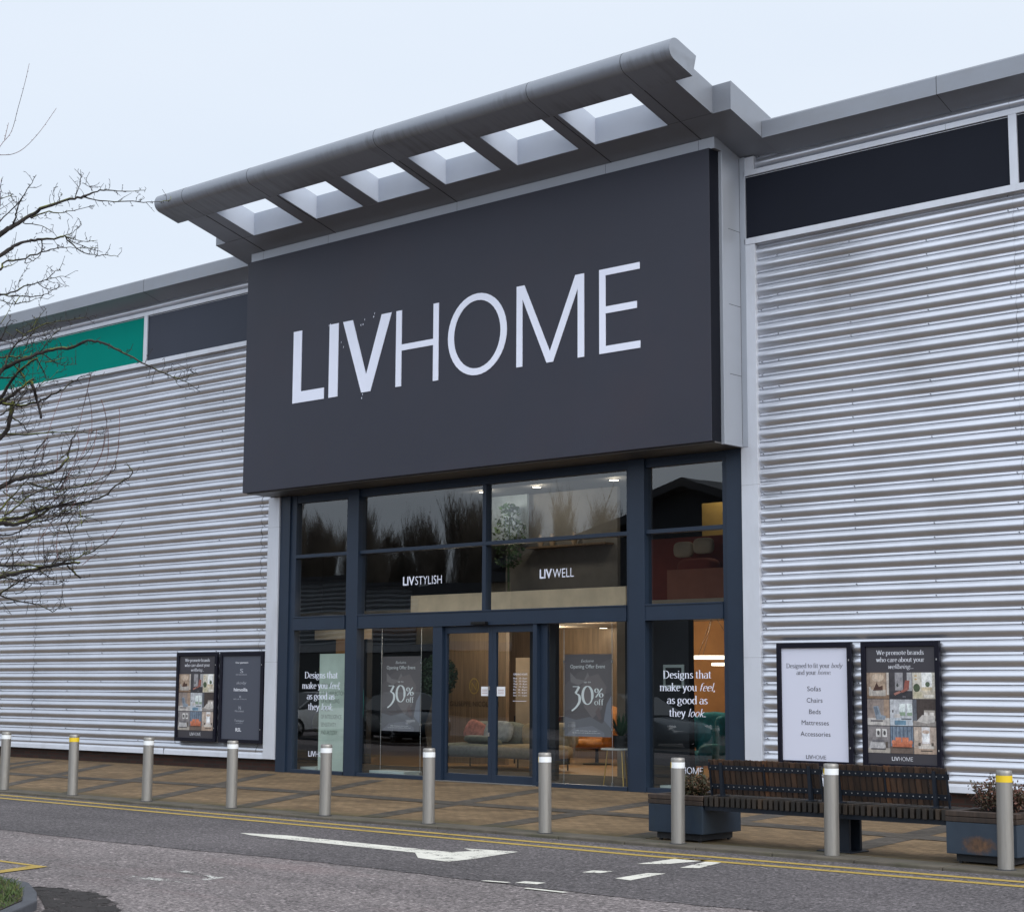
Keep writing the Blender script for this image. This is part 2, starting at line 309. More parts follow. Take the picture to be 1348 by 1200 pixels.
# ------------------------------------------------------------------ mesh building
def world_loc(o):
    p = Vector((0, 0, 0))
    while o is not None:
        p += o.location; o = o.parent
    return p
class MB:
    def __init__(s): s.v = []; s.f = []; s.m = []; s.c = []
    def add(s, vs, fs, m=0, c=None):
        o = len(s.v); s.v += [tuple(p) for p in vs]
        for f in fs: s.f.append([i+o for i in f]); s.m.append(m); s.c.append(c)
    def box(s, x0, x1, y0, y1, z0, z1, m=0, c=None):
        s.add([(x0, y0, z0), (x1, y0, z0), (x1, y1, z0), (x0, y1, z0), (x0, y0, z1), (x1, y0, z1), (x1, y1, z1), (x0, y1, z1)],
              [(0, 3, 2, 1), (4, 5, 6, 7), (0, 1, 5, 4), (1, 2, 6, 5), (2, 3, 7, 6), (3, 0, 4, 7)], m, c)
    def poly(s, pts, y, m=0, c=None):                  # flat polygon facing -Y, pts are (x, z) anticlockwise
        s.add([(x, y, z) for x, z in pts], [list(range(len(pts)))], m, c)
    def rect(s, x0, x1, z0, z1, y, m=0, c=None): s.poly([(x0, z0), (x1, z0), (x1, z1), (x0, z1)], y, m, c)
    def prism(s, pts, y0, y1, m=0, c=None):            # (x, z) outline pushed along y
        n = len(pts)
        s.add([(x, y0, z) for x, z in pts]+[(x, y1, z) for x, z in pts],
              [list(range(n)), list(range(2*n-1, n-1, -1))]+[(i, n+i, n+(i+1) % n, (i+1) % n) for i in range(n)], m, c)
    def prism_x(s, pts, x0, x1, m=0, c=None):          # (y, z) outline pushed along x
        n = len(pts)
        s.add([(x0, y, z) for y, z in pts]+[(x1, y, z) for y, z in pts],
              [list(range(n)), list(range(2*n-1, n-1, -1))]+[(i, (i+1) % n, n+(i+1) % n, n+i) for i in range(n)], m, c)
    def flat(s, pts, z, m=0): s.add([(x, y, z) for x, y in pts], [list(range(len(pts)))], m)
    def tube(s, pts, rad, n=6, m=0, cap=True):
        pts = [Vector(p) for p in pts]; rad = rad if isinstance(rad, (list, tuple)) else [rad]*len(pts)
        vs = []; u = None
        for i, p in enumerate(pts):
            d = (pts[min(i+1, len(pts)-1)]-pts[max(i-1, 0)])
            if d.length < 1e-9: d = Vector((0, 0, 1))
            d.normalize()
            if u is None: u = d.orthogonal()
            u = (u-d*u.dot(d))
            if u.length < 1e-6: u = d.orthogonal()
            u.normalize(); w = d.cross(u)
            for k in range(n):
                a = 2*math.pi*k/n; vs.append(p+(u*math.cos(a)+w*math.sin(a))*rad[i])
        fs = [(i*n+k, i*n+(k+1) % n, (i+1)*n+(k+1) % n, (i+1)*n+k) for i in range(len(pts)-1) for k in range(n)]
        if cap: fs += [list(range(n-1, -1, -1)), list(range((len(pts)-1)*n, len(pts)*n))]
        s.add(vs, fs, m)
    def lathe(s, cx, cy, prof, n=24, m=0, cap=True):   # prof: (radius, z)
        vs = [(cx+r*math.cos(2*math.pi*k/n), cy+r*math.sin(2*math.pi*k/n), z) for r, z in prof for k in range(n)]
        fs = [(i*n+k, i*n+(k+1) % n, (i+1)*n+(k+1) % n, (i+1)*n+k) for i in range(len(prof)-1) for k in range(n)]
        if cap: fs += [list(range(n-1, -1, -1)), list(range((len(prof)-1)*n, len(prof)*n))]
        s.add(vs, fs, m)
    def blob(s, c, r, m=0, n=12, k=8, pw=.6):          # soft superellipsoid cushion
        sp = lambda t: math.copysign(abs(t)**pw, t)
        vs = []
        for i in range(k+1):
            th = -math.pi/2+math.pi*i/k
            for j in range(n):
                ph = 2*math.pi*j/n
                vs.append((c[0]+r[0]*sp(math.cos(th))*sp(math.cos(ph)), c[1]+r[1]*sp(math.cos(th))*sp(math.sin(ph)), c[2]+r[2]*sp(math.sin(th))))
        s.add(vs, [(i*n+j, i*n+(j+1) % n, (i+1)*n+(j+1) % n, (i+1)*n+j) for i in range(k) for j in range(n)], m)
    def build(s, name, mats, parent=None, smooth=False, bevel=0, angle=40):
        off = world_loc(parent) if parent else Vector((0, 0, 0))
        me = bpy.data.meshes.new(name); me.from_pydata([tuple(Vector(p)-off) for p in s.v], [], s.f)
        for m in (mats if isinstance(mats, (list, tuple)) else [mats]): me.materials.append(m)
        for p, i in zip(me.polygons, s.m): p.material_index = i
        if any(c is not None for c in s.c):
            a = me.color_attributes.new('Col', 'FLOAT_COLOR', 'CORNER')
            for p, c in zip(me.polygons, s.c):
                for li in p.loop_indices: a.data[li].color = (*(c or (1, 1, 1)), 1)
        me.validate(); me.update()
        o = bpy.data.objects.new(name, me); col.objects.link(o)
        if parent: o.parent = parent
        if smooth:
            for p in me.polygons: p.use_smooth = True
            if angle < 180:
                try: me.set_sharp_from_angle(angle=R(angle))
                except Exception: pass
        if bevel:
            b = o.modifiers.new('bevel', 'BEVEL'); b.width = bevel; b.segments = 2; b.limit_method = 'ANGLE'; b.angle_limit = R(40)
        return o
def tag(o, label=None, cat=None, group=None, kind=None):
    if label: o['label'] = label
    if cat: o['category'] = cat
    if group: o['group'] = group
    if kind: o['kind'] = kind
    return o
def empty(name, loc, label, cat, group=None):
    o = bpy.data.objects.new(name, None); col.objects.link(o); o.location = loc; o.empty_display_size = .2
    return tag(o, label, cat, group)
def kids(o): return [c for c in bpy.data.objects if c.parent == o]
def copy_tree(o, parent=None):
    ch = kids(o); c = o.copy(); col.objects.link(c); c.parent = parent
    for k in ch: copy_tree(k, c)
    return c

# ------------------------------------------------------------------ lettering
def bez(p0, p1, p2, n=8): return [((1-t)**2*p0[0]+2*t*(1-t)*p1[0]+t*t*p2[0], (1-t)**2*p0[1]+2*t*(1-t)*p1[1]+t*t*p2[1]) for t in [i/n for i in range(n+1)]]
def arc(cx, cy, rx, ry, a0, a1, n=14): return [(cx+rx*math.cos(R(a0+(a1-a0)*i/n)), cy+ry*math.sin(R(a0+(a1-a0)*i/n))) for i in range(n+1)]
XH = .64
def ser(x, y, w=.17): return ('s', [(x-w/2, y), (x+w/2, y)])
GL = {   # high-contrast roman letters drawn with a broad pen: (advance, strokes)
 'D': (.78, [[(.14, .02), (.14, .93)], [(.14, .93)]+arc(.30, .475, .38, .455, 90, -90)+[(.14, .02)], ser(.12, .015), ser(.12, .935)]),
 'W': (1.05, [[(.08, .93), (.30, .02)], [(.30, .02), (.52, .93)], [(.52, .93), (.74, .02)], [(.74, .02), (.96, .93)], ser(.08, .935), ser(.52, .935), ser(.96, .935)]),
 'a': (.50, [arc(.24, .46, .16, .18, 160, 0)+[(.40, .08)]+bez((.40, .08), (.42, .0), (.50, .03), 4), arc(.22, .18, .16, .18, 75, 360, 14)]),
 'b': (.56, [[(.12, .0), (.12, 1.0)], arc(.29, .32, .19, .31, 150, -150), ser(.08, 1.0, .1)]),
 'c': (.46, [arc(.27, .32, .20, .31, 50, 310)]),
 'd': (.56, [[(.44, .02), (.44, 1.0)], arc(.26, .32, .19, .31, 30, 330), ser(.48, .015, .12), ser(.40, 1.0, .1)]),
 'e': (.48, [[(.08, .36), (.41, .36)], arc(.26, .32, .19, .31, 8, 315)]),
 'f': (.34, [[(.14, .02), (.14, .80)]+bez((.14, .80), (.15, 1.02), (.33, .94), 6), [(.03, XH), (.28, XH)], ser(.15, .015)]),
 'g': (.54, [arc(.25, .40, .17, .23, 0, 360), arc(.25, -.10, .20, .15, 0, 360), [(.12, .20)]+bez((.12, .20), (.05, .08), (.25, .05), 5), [(.38, .58), (.50, .64)]]),
 'h': (.58, [[(.12, .02), (.12, 1.0)], [(.12, .42)]+arc(.29, .42, .16, .21, 160, 0)+[(.45, .02)], ser(.12, .015, .18), ser(.45, .015, .18), ser(.08, 1.0, .1)]),
 'i': (.27, [[(.13, .02), (.13, XH)], ser(.13, .015), ser(.09, XH, .1), ('d', (.13, .86))]),
 'k': (.55, [[(.12, .02), (.12, 1.0)], [(.44, .62), (.14, .28)], [(.20, .34), (.47, .02)], ser(.12, .015), ser(.46, .015), ser(.43, XH, .14)]),
 'l': (.26, [[(.13, .02), (.13, 1.0)], ser(.13, .015), ser(.09, 1.0, .1)]),
 'm': (.86, [[(.12, .02), (.12, XH)], [(.12, .42)]+arc(.28, .42, .15, .21, 160, 0)+[(.43, .02)], [(.43, .42)]+arc(.59, .42, .15, .21, 160, 0)+[(.74, .02)], ser(.12, .015), ser(.43, .015), ser(.74, .015), ser(.08, XH, .1)]),
 'n': (.58, [[(.12, .02), (.12, XH)], [(.12, .42)]+arc(.29, .42, .16, .21, 160, 0)+[(.45, .02)], ser(.12, .015, .18), ser(.45, .015, .18), ser(.08, XH, .1)]),
 'o': (.54, [arc(.27, .32, .20, .31, 0, 360, 20)]),
 'p': (.56, [[(.12, -.28), (.12, XH)], arc(.29, .32, .19, .31, 150, -150), ser(.12, -.28), ser(.08, XH, .1)]),
 'r': (.40, [[(.12, .02), (.12, XH)], [(.12, .42)]+bez((.12, .42), (.20, .70), (.37, .58), 6), ser(.12, .015), ser(.08, XH, .1)]),
 's': (.42, [bez((.34, .54), (.20, .72), (.11, .52), 6)+bez((.11, .48), (.12, .36), (.24, .30), 5)+bez((.26, .29), (.38, .22), (.33, .10), 5)+bez((.31, .07), (.20, -.05), (.06, .10), 6)]),
 't': (.36, [[(.15, .82), (.15, .12)]+bez((.15, .12), (.17, -.03), (.33, .06), 6), [(.03, XH), (.30, XH)]]),
 'u': (.58, [[(.12, XH), (.12, .22)]+arc(.28, .22, .16, .21, 180, 340)+[(.45, .2)], [(.45, XH), (.45, .02)], ser(.08, XH, .1), ser(.41, XH, .1), ser(.49, .015, .1)]),
 'w': (.80, [[(.08, XH), (.24, .02)], [(.24, .02), (.40, XH)], [(.40, XH), (.56, .02)], [(.56, .02), (.72, XH)], ser(.08, XH), ser(.40, XH), ser(.72, XH)]),
 'y': (.54, [[(.08, XH), (.28, .04)], [(.47, XH), (.28, .04)]+bez((.28, .04), (.18, -.30), (.04, -.24), 5), ser(.08, XH), ser(.46, XH)]),
 '.': (.22, [('d', (.11, .05))]), ',': (.22, [('d', (.11, .05)), [(.13, .04), (.07, -.12)]]),
 '3': (.60, [[(.10, .90), (.48, .90)], [(.48, .90), (.26, .55)], bez((.26, .55), (.56, .50), (.50, .20), 7)+bez((.50, .16), (.40, -.14), (.04, -.34), 8)]),
 '0': (.72, [arc(.36, .46, .28, .46, 0, 360, 26)]),
 '%': (.74, [arc(.19, .70, .13, .20, 0, 360), arc(.55, .22, .13, .20, 0, 360), [(.62, .92), (.12, .0)]]),
 ' ': (.24, []),
}
def ribbon(pts, thick, thin):
    n = len(pts); L = []; Rr = []
    for i in range(n):
        a = pts[max(i-1, 0)]; b = pts[min(i+1, n-1)]
        if pts[0] == pts[-1] or (abs(pts[0][0]-pts[-1][0])+abs(pts[0][1]-pts[-1][1]) < 1e-6):
            a = pts[i-1] if i > 0 else pts[n-2]; b = pts[i+1] if i < n-1 else pts[1]
        dx, dy = b[0]-a[0], b[1]-a[1]; l = math.hypot(dx, dy) or 1
        w = (thin+(thick-thin)*abs(dy/l)**1.4)/2
        if dx/l > .25 and dy/l > .25: w *= .62            # rising diagonals are hairlines
        L.append((pts[i][0]-dy/l*w, pts[i][1]+dx/l*w)); Rr.append((pts[i][0]+dy/l*w, pts[i][1]-dx/l*w))
    return [(Rr[i], Rr[i+1], L[i+1], L[i]) for i in range(n-1)]
def serif_line(mb, segs, x0, x1, z0, cap, y, c=None, m=0, thick=.105, thin=.035):
    """segs: [(text, italic)], fitted between x0 and x1 on baseline z0"""
    tot = sum(GL[ch][0] for t, it in segs for ch in t); kx = (x1-x0)/tot; kz = cap/.95; px = 0
    k = 0
    for t, it in segs:
        for ch in t:
            adv, st = GL[ch]
            for s_ in st:
                if isinstance(s_, tuple) and s_[0] == 'd':
                    qs = [tuple(arc(s_[1][0], s_[1][1], .065, .06, 0, 330, 11))]
                elif isinstance(s_, tuple):
                    if it: continue
                    (a, b), (c2, d) = s_[1]; qs = [((a, b-thin/2), (c2, b-thin/2), (c2, b+thin/2), (a, b+thin/2))]
                else: qs = ribbon(s_, thick*(.8 if it else 1), thin)
                for q in qs:
                    k += 1; yy = y-.00002*(k % 40)
                    mb.poly([(x0+(px+qx+(qz*.24 if it else 0))*kx, z0+qz*kz) for qx, qz in q], yy, m, c)
            px += adv
_cache = {}
def font_mesh(text, off):
    key = (text, off)
    if key not in _cache:
        cu = bpy.data.curves.new('text', 'FONT'); cu.body = text; cu.size = 1; cu.offset = off; cu.resolution_u = 3
        o = bpy.data.objects.new('text', cu); col.objects.link(o)
        dg = bpy.context.evaluated_depsgraph_get(); me = bpy.data.meshes.new_from_object(o.evaluated_get(dg))
        _cache[key] = ([tuple(v.co) for v in me.vertices], [list(p.vertices) for p in me.polygons])
        bpy.data.objects.remove(o); bpy.data.curves.remove(cu); bpy.data.meshes.remove(me)
    return _cache[key]
_capv, _ = font_mesh('H', 0); CAPH = max(v[1] for v in _capv)
def sans_line(mb, text, x0, x1, z0, cap, y, c=None, m=0, off=0, shear=0):
    vs, fs = font_mesh(text, off); a = min(v[0] for v in vs); b = max(v[0] for v in vs)
    kx = (x1-x0)/(b-a); kz = cap/CAPH
    mb.add([(x0+(v[0]-a+v[1]*shear)*kx, y, z0+v[1]*kz) for v in vs], fs, m, c)
# the shop's own wordmark, measured on the sign: bold LIV, light HOME (x, z in metres from the L's foot)
LZ, LX = 6.80, -23.93
def wordmark_polys():
    P = []
    B = lambda ch, *ps: P.append((ch, [(x-LX, z-LZ) for x, z in ps]))
    h, l = 8.155, 6.80
    B('L', (-23.925, l), (-23.057, l), (-23.057, 7.006), (-23.693, 7.006), (-23.693, h), (-23.925, h))
    B('I', (-22.93, l), (-22.688, l), (-22.688, h), (-22.95+.02, h))
    B('V', (-22.058, l), (-21.825, l), (-21.305, h), (-21.559, h), (-21.94, 7.11), (-22.311, h), (-22.568, h))
    B('H', (-21.185, l), (-21.046, l), (-21.046, 7.431), (-20.268, 7.431), (-20.268, l), (-20.14, l), (-20.14, h), (-20.268, h), (-20.268, 7.54), (-21.046, 7.54), (-21.046, h), (-21.185, h))
    P.append(('O', None))
    B('M', (-18.345, l), (-18.217, l), (-18.217, 7.93), (-17.69, l), (-17.555, l), (-17.036, 7.93), (-17.036, l), (-16.905, l), (-16.905, h), (-17.085, h), (-17.622, 6.98), (-18.175, h), (-18.345, h))
    B('E', (-16.594, l), (-15.783, l), (-15.783, 6.915), (-16.468, 6.915), (-16.468, 7.436), (-15.846, 7.436), (-15.846, 7.548), (-16.468, 7.548), (-16.468, 8.05), (-15.788, 8.05), (-15.788, h), (-16.594, h))
    return P
def o_ring(sc_, x0, z0, wide=1.0):
    cx, cz = x0+(-19.237-LX)*sc_*wide, z0+(7.482-LZ)*sc_
    a = arc(cx, cz, .677*sc_*wide, .70*sc_, 0, 360, 40)[:-1]; b = arc(cx, cz, .537*sc_*wide, .583*sc_, 0, 360, 40)[:-1]
    return a, b
def text_line(parent, name, mat, fn, *a, **k):
    b = MB(); fn(b, *a, **k); return b.build(name, M[mat], parent)
def wordmark(mb, x0, x1, z0, y, c=None, m=0):
    s = (x1-x0)/(-15.783-LX)
    for ch, ps in wordmark_polys():
        if ps is None:
            a, b = o_ring(s, x0, z0)
            for i in range(len(a)):
                j = (i+1) % len(a); mb.poly([b[i], a[i], a[j], b[j]], y, m, c)
        else: mb.poly([(x0+x*s, z0+z*s) for x, z in ps], y, m, c)
# ------------------------------------------------------------------ world and sun
w = bpy.data.worlds.new('World'); sc.world = w; w.use_nodes = True; nt = w.node_tree; bg = nt.nodes['Background']
sky = node(nt, 'ShaderNodeTexSky'); sky.sky_type = 'NISHITA'; sky.sun_disc = False
SUN_EL, SUN_AZ = R(33), R(101)          # azimuth clockwise from +Y
sky.sun_elevation = SUN_EL; sky.sun_rotation = SUN_AZ; sky.air_density = 1.0; sky.dust_density = 2.0
tc = node(nt, 'ShaderNodeTexCoord'); sx = node(nt, 'ShaderNodeSeparateXYZ'); nt.links.new(tc.outputs['Generated'], sx.inputs[0])
mp = node(nt, 'ShaderNodeMapping'); mp.inputs['Scale'].default_value = (1, 1, 3); nt.links.new(tc.outputs['Generated'], mp.inputs['Vector'])
cl = noise(nt, mp.outputs['Vector'], 1.3, 5, .5)
cloud = ramp(nt, cl, [(.25, (7.7, 8.65, 10.0)), (.75, (8.8, 9.5, 10.4))])
hz = ramp(nt, sx.outputs['Z'], [(0.0, (1.02, 1.02, 1.01)), (.35, (1.0, 1.0, 1.0)), (1.0, (1.15, 1.12, 1.08))])
cloud = mixc(nt, 1.0, cloud, hz, 'MULTIPLY')
sf = node(nt, 'ShaderNodeVectorMath', operation='DOT_PRODUCT'); sf.inputs[1].default_value = Vector((.55, -.62, .56)).normalized(); nt.links.new(tc.outputs['Generated'], sf.inputs[0])
cloud = mixc(nt, 1.0, cloud, ramp(nt, sf.outputs['Value'], [(.10, (1, 1, 1)), (.95, (2.0, 1.98, 1.95))]), 'MULTIPLY')
nt.links.new(mixc(nt, .93, sky.outputs['Color'], cloud), bg.inputs['Color']); bg.inputs['Strength'].default_value = .10
sd = bpy.data.lights.new('sun', 'SUN'); so = bpy.data.objects.new('sun', sd); col.objects.link(so)
sd.energy = 1.5; sd.angle = R(30); sd.color = (1.0, .97, .92)
sv = Vector((math.sin(SUN_AZ)*math.cos(SUN_EL), math.cos(SUN_AZ)*math.cos(SUN_EL), math.sin(SUN_EL)))
so.rotation_euler = sv.to_track_quat('Z', 'Y').to_euler()
sc.view_settings.view_transform = 'Standard'; sc.view_settings.look = 'None'; sc.view_settings.exposure = 0.0; sc.view_settings.gamma = 1
sc.cycles.use_denoising = True; sc.cycles.max_bounces = 8; sc.cycles.transparent_max_bounces = 16
sc.cycles.caustics_reflective = False; sc.cycles.caustics_refractive = False; sc.cycles.sample_clamp_indirect = 4

# ------------------------------------------------------------------ ground
RZ = -.03
b = MB(); b.flat([(-400, -400), (400, -400), (400, -6.97), (-400, -6.97)], RZ-.004); road = tag(b.build('road', M['asphalt_old']), kind='structure')
b = MB(); b.flat([(-400, -6.97), (400, -6.97), (400, 400), (-400, 400)], -.25); tag(b.build('ground', M['asphalt_old']), kind='structure')
rnd = random.Random(3); edge = []
x = 30
while x > -90:
    edge.append((x, -10.47+rnd.uniform(-.025, .025)+.07*math.sin(x*.9))); x -= .18
b = MB()
for i in range(len(edge)-1):
    b.add([(edge[i+1][0], edge[i+1][1], RZ), (edge[i][0], edge[i][1], RZ), (edge[i][0], -6.96, RZ), (edge[i+1][0], -6.96, RZ)], [(0, 1, 2, 3)])
strip = tag(b.build('resurfaced_road', M['asphalt_new']), kind='structure')
MZ = RZ+.004
def quad_strip(mb, pts, wd, z, m=0):
    for i in range(len(pts)-1):
        (x0, y0), (x1, y1) = pts[i], pts[i+1]
        mb.add([(x0, y0-wd/2, z), (x1, y1-wd/2, z), (x1, y1+wd/2, z), (x0, y0+wd/2, z)], [(0, 1, 2, 3)], m)
YL = [[(-90, -7.14), (-23, -7.18), (-15.66, -7.33), (-10.7, -7.43), (-6.7, -7.32), (25, -7.2)], [(-90, -7.5), (-23, -7.555), (-15.3, -7.69), (-10.5, -7.77), (-6.6, -7.64), (25, -7.5)]]
for pts_ in YL:
    b = MB(); quad_strip(b, pts_, .125, MZ); b.build('yellow_line', M['paint_yellow'], strip)
def mark(name, pts, mat, parent, z=MZ):
    b = MB(); b.flat(pts, z); b.build(name, mat, parent)
arrow = [(-15.23, -8.90), (-14.93, -9.00), (-14.55, -9.05), (-12.22, -9.14), (-11.83, -9.49), (-11.37, -9.55), (-11.39, -9.16), (-11.55, -8.35), (-12.19, -8.47), (-11.93, -8.62), (-12.0, -8.85), (-14.62, -8.74), (-14.94, -8.82)]
mark('direction_arrow', [p for p in arrow], M['paint_white'], strip)
mark('dash_mark', [(-9.98, -8.46), (-9.77, -8.25), (-9.69, -7.68), (-10.02, -7.75)], M['paint_white'], strip)
mark('dash_mark', [(-9.49, -8.45), (-9.345, -8.35), (-9.49, -7.78), (-9.64, -7.83)], M['paint_white'], strip)
mark('dash_mark', [(-9.37, -9.55), (-9.18, -9.58), (-9.29, -8.93), (-9.43, -9.02)], M['paint_white'], strip)
mark('dash_mark', [(-9.88, -9.38), (-9.727, -9.31), (-9.739, -9.10), (-9.915, -9.19)], M['paint_white'], strip)
mark('worn_mark', [(-9.77, -10.40), (-9.56, -10.36), (-9.58, -10.22), (-9.78, -10.26)], M['paint_white'], strip)
mark('worn_mark', [(-10.05, -10.52), (-9.80, -10.48), (-9.79, -10.42), (-10.04, -10.46)], M['paint_white'], strip, MZ+.003)
mark('worn_mark', [(-9.45, -10.66), (-9.02, -10.66), (-9.02, -10.60), (-9.45, -10.60)], M['paint_white'], strip)
mark('faded_mark', [(-12.50, -12.42), (-11.80, -12.33), (-11.80, -12.22), (-12.50, -12.30)], M['paint_faint'], road, RZ)
mark('faded_mark', [(-12.52, -11.83), (-11.84, -11.80), (-11.78, -12.08), (-11.90, -12.06), (-11.95, -11.90), (-12.52, -11.72)], M['paint_faint'], road, RZ)
mark('faded_mark', [(-12.35, -12.12), (-11.95, -12.14), (-11.95, -12.06), (-12.35, -12.04)], M['paint_faint'], road, RZ)
mark('bay_line', [(-20, -12.30), (-20, -12.37), (-13.90, -12.45), (-13.66, -12.385)], M['paint_yellow'], road, RZ)
mark('bay_line', [(-13.65, -12.40), (-13.83, -12.45), (-13.60, -13.08), (-13.46, -13.10)], M['paint_yellow'], road, RZ+.003)
# footway, kerb, bands of darker blocks
b = MB(); b.box(-90, 30, -6.55, .10, -.12, 0); pav = tag(b.build('pavement', M['paving']), kind='structure')
b = MB(); bw = .36
for p, q in (((-31.6, -3.5), (-33.5, -1.0)), ((-29.2, -4.2), (-31.6, -1.3)), ((-26.9, -5.8), (-31.0, -1.3)), ((-24.779, -5.876), (-28.633, -1.652)), ((-22.565, -6.027), (-26.133, -1.66)), ((-20.333, -6.35), (-24.2, -1.055)), ((-18.133, -6.51), (-20.9, -1.9)), ((-15.606, -6.619), (-17.719, -1.04)), ((-13.557, -6.761), (-14.9, -1.5)), ((-11.5, -6.7), (-12.5, -1.5)), ((-9.1, -6.5), (-9.95, -1.6)), ((-6.9, -6.5), (-7.5, -1.6))):
    dx = (q[0]-p[0])/(q[1]-p[1]); y0, y1 = -6.54, -.6
    x0 = p[0]+(y0-p[1])*dx; x1 = p[0]+(y1-p[1])*dx
    b.flat([(x0-bw/2, y0), (x0+bw/2, y0), (x1+bw/2, y1), (x1-bw/2, y1)], .0035)
b.build('paving_band', M['paving_band'], pav)
b = MB(); quad_strip(b, [(-60, -3.3), (-34, -3.75), (-27.3, -4.05), (-22.7, -3.75), (-19.5, -3.82), (-16.8, -3.94), (-13.4, -3.98), (-11.4, -4.06), (-8.9, -4.3), (20, -4.6)], .46, .006); b.build('paving_band', M['paving_band'], pav)
b = MB(); x = -90
rnd = random.Random(5)
while x < 30:
    dz = rnd.uniform(-.004, .004); b.box(x+.004, x+.911, -6.955+rnd.uniform(-.006, .006), -6.552, -.12, .004+dz); x += .915
tag(b.build('kerb', M['kerb'], bevel=.012), kind='structure')
# grass island with its kerb
IS = [(-40, -13.3), (-16, -13.32), (-13.8, -13.34), (-12.81, -13.42), (-12.2, -13.52), (-11.62, -13.82), (-11.15, -14.12), (-10.72, -14.6), (-10.45, -15.3), (-10.4, -16.2), (-10.7, -17.2), (-11.6, -17.9), (-14, -18.2), (-40, -18.2)]
def offset(poly, d):
    out = []
    for i, p in enumerate(poly):
        a = Vector(poly[i-1]); c = Vector(poly[(i+1) % len(poly)]); p = Vector(p); t1 = (p-a).normalized(); t2 = (c-p).normalized(); t = (t1+t2).normalized()
        nrm = Vector((t.y, -t.x)); out.append(tuple(p+nrm*d))
    return out
ISI = offset(IS, .11)
b = MB(); n = len(IS)
b.add([(*p, RZ-.02) for p in IS]+[(*p, .035) for p in IS]+[(*p, .035) for p in ISI]+[(*p, .0) for p in ISI],
      [(r_*n+i, r_*n+(i+1) % n, (r_+1)*n+(i+1) % n, (r_+1)*n+i) for r_ in range(3) for i in range(n)])
tag(b.build('island_kerb', M['island_kerb'], bevel=.012), kind='structure')
b = MB(); b.flat(ISI, .035); tag(b.build('ground', M['soil']), kind='structure')
b = MB(); rnd = random.Random(11)
def inside(p, poly):
    c = False; j = len(poly)-1
    for i in range(len(poly)):
        if (poly[i][1] > p[1]) != (poly[j][1] > p[1]) and p[0] < (poly[j][0]-poly[i][0])*(p[1]-poly[i][1])/(poly[j][1]-poly[i][1])+poly[i][0]: c = not c
        j = i
    return c
cnt = 0
while cnt < 16000:
    p = (rnd.uniform(-14.5, -10.4), rnd.uniform(-16.0, -13.45))
    if not inside(p, ISI): continue
    cnt += 1; h = rnd.uniform(.02, .055); a = rnd.uniform(0, 6.28); lx, ly = rnd.uniform(-.04, .04), rnd.uniform(-.04, .04); dx, dy = math.cos(a)*.004, math.sin(a)*.004
    b.add([(p[0]-dx, p[1]-dy, .035), (p[0]+dx, p[1]+dy, .035), (p[0]+dx*.7+lx*.5, p[1]+dy*.7+ly*.5, .035+h*.6), (p[0]+lx, p[1]+ly, .035+h)], [(0, 1, 2), (0, 2, 3)])
tag(b.build('grass', M['grass']), kind='stuff')
dbp = [(-12.55, -13.38), (-12.1, -13.22), (-11.5, -13.28), (-10.9, -13.60), (-10.3, -13.95), (-9.8, -14.9), (-9.9, -16), (-10.3, -16), (-10.35, -15.2), (-10.66, -14.55), (-11.1, -14.08), (-11.62, -13.78), (-12.2, -13.49)]
rnd = random.Random(15); dj = []
for q in range(len(dbp)):
    p0, p1 = dbp[q], dbp[(q+1) % len(dbp)]; L_ = math.hypot(p1[0]-p0[0], p1[1]-p0[1]); nn_ = max(1, int(L_/.045))
    for k_ in range(nn_):
        t = k_/nn_; jt = .0 if q >= 5 else .045; dj.append((p0[0]+(p1[0]-p0[0])*t+rnd.uniform(-jt, jt), p0[1]+(p1[1]-p0[1])*t+rnd.uniform(-jt, jt)))
b = MB(); b.flat(dj, RZ+.001); b.build('leaf_debris', M['debris'], road)

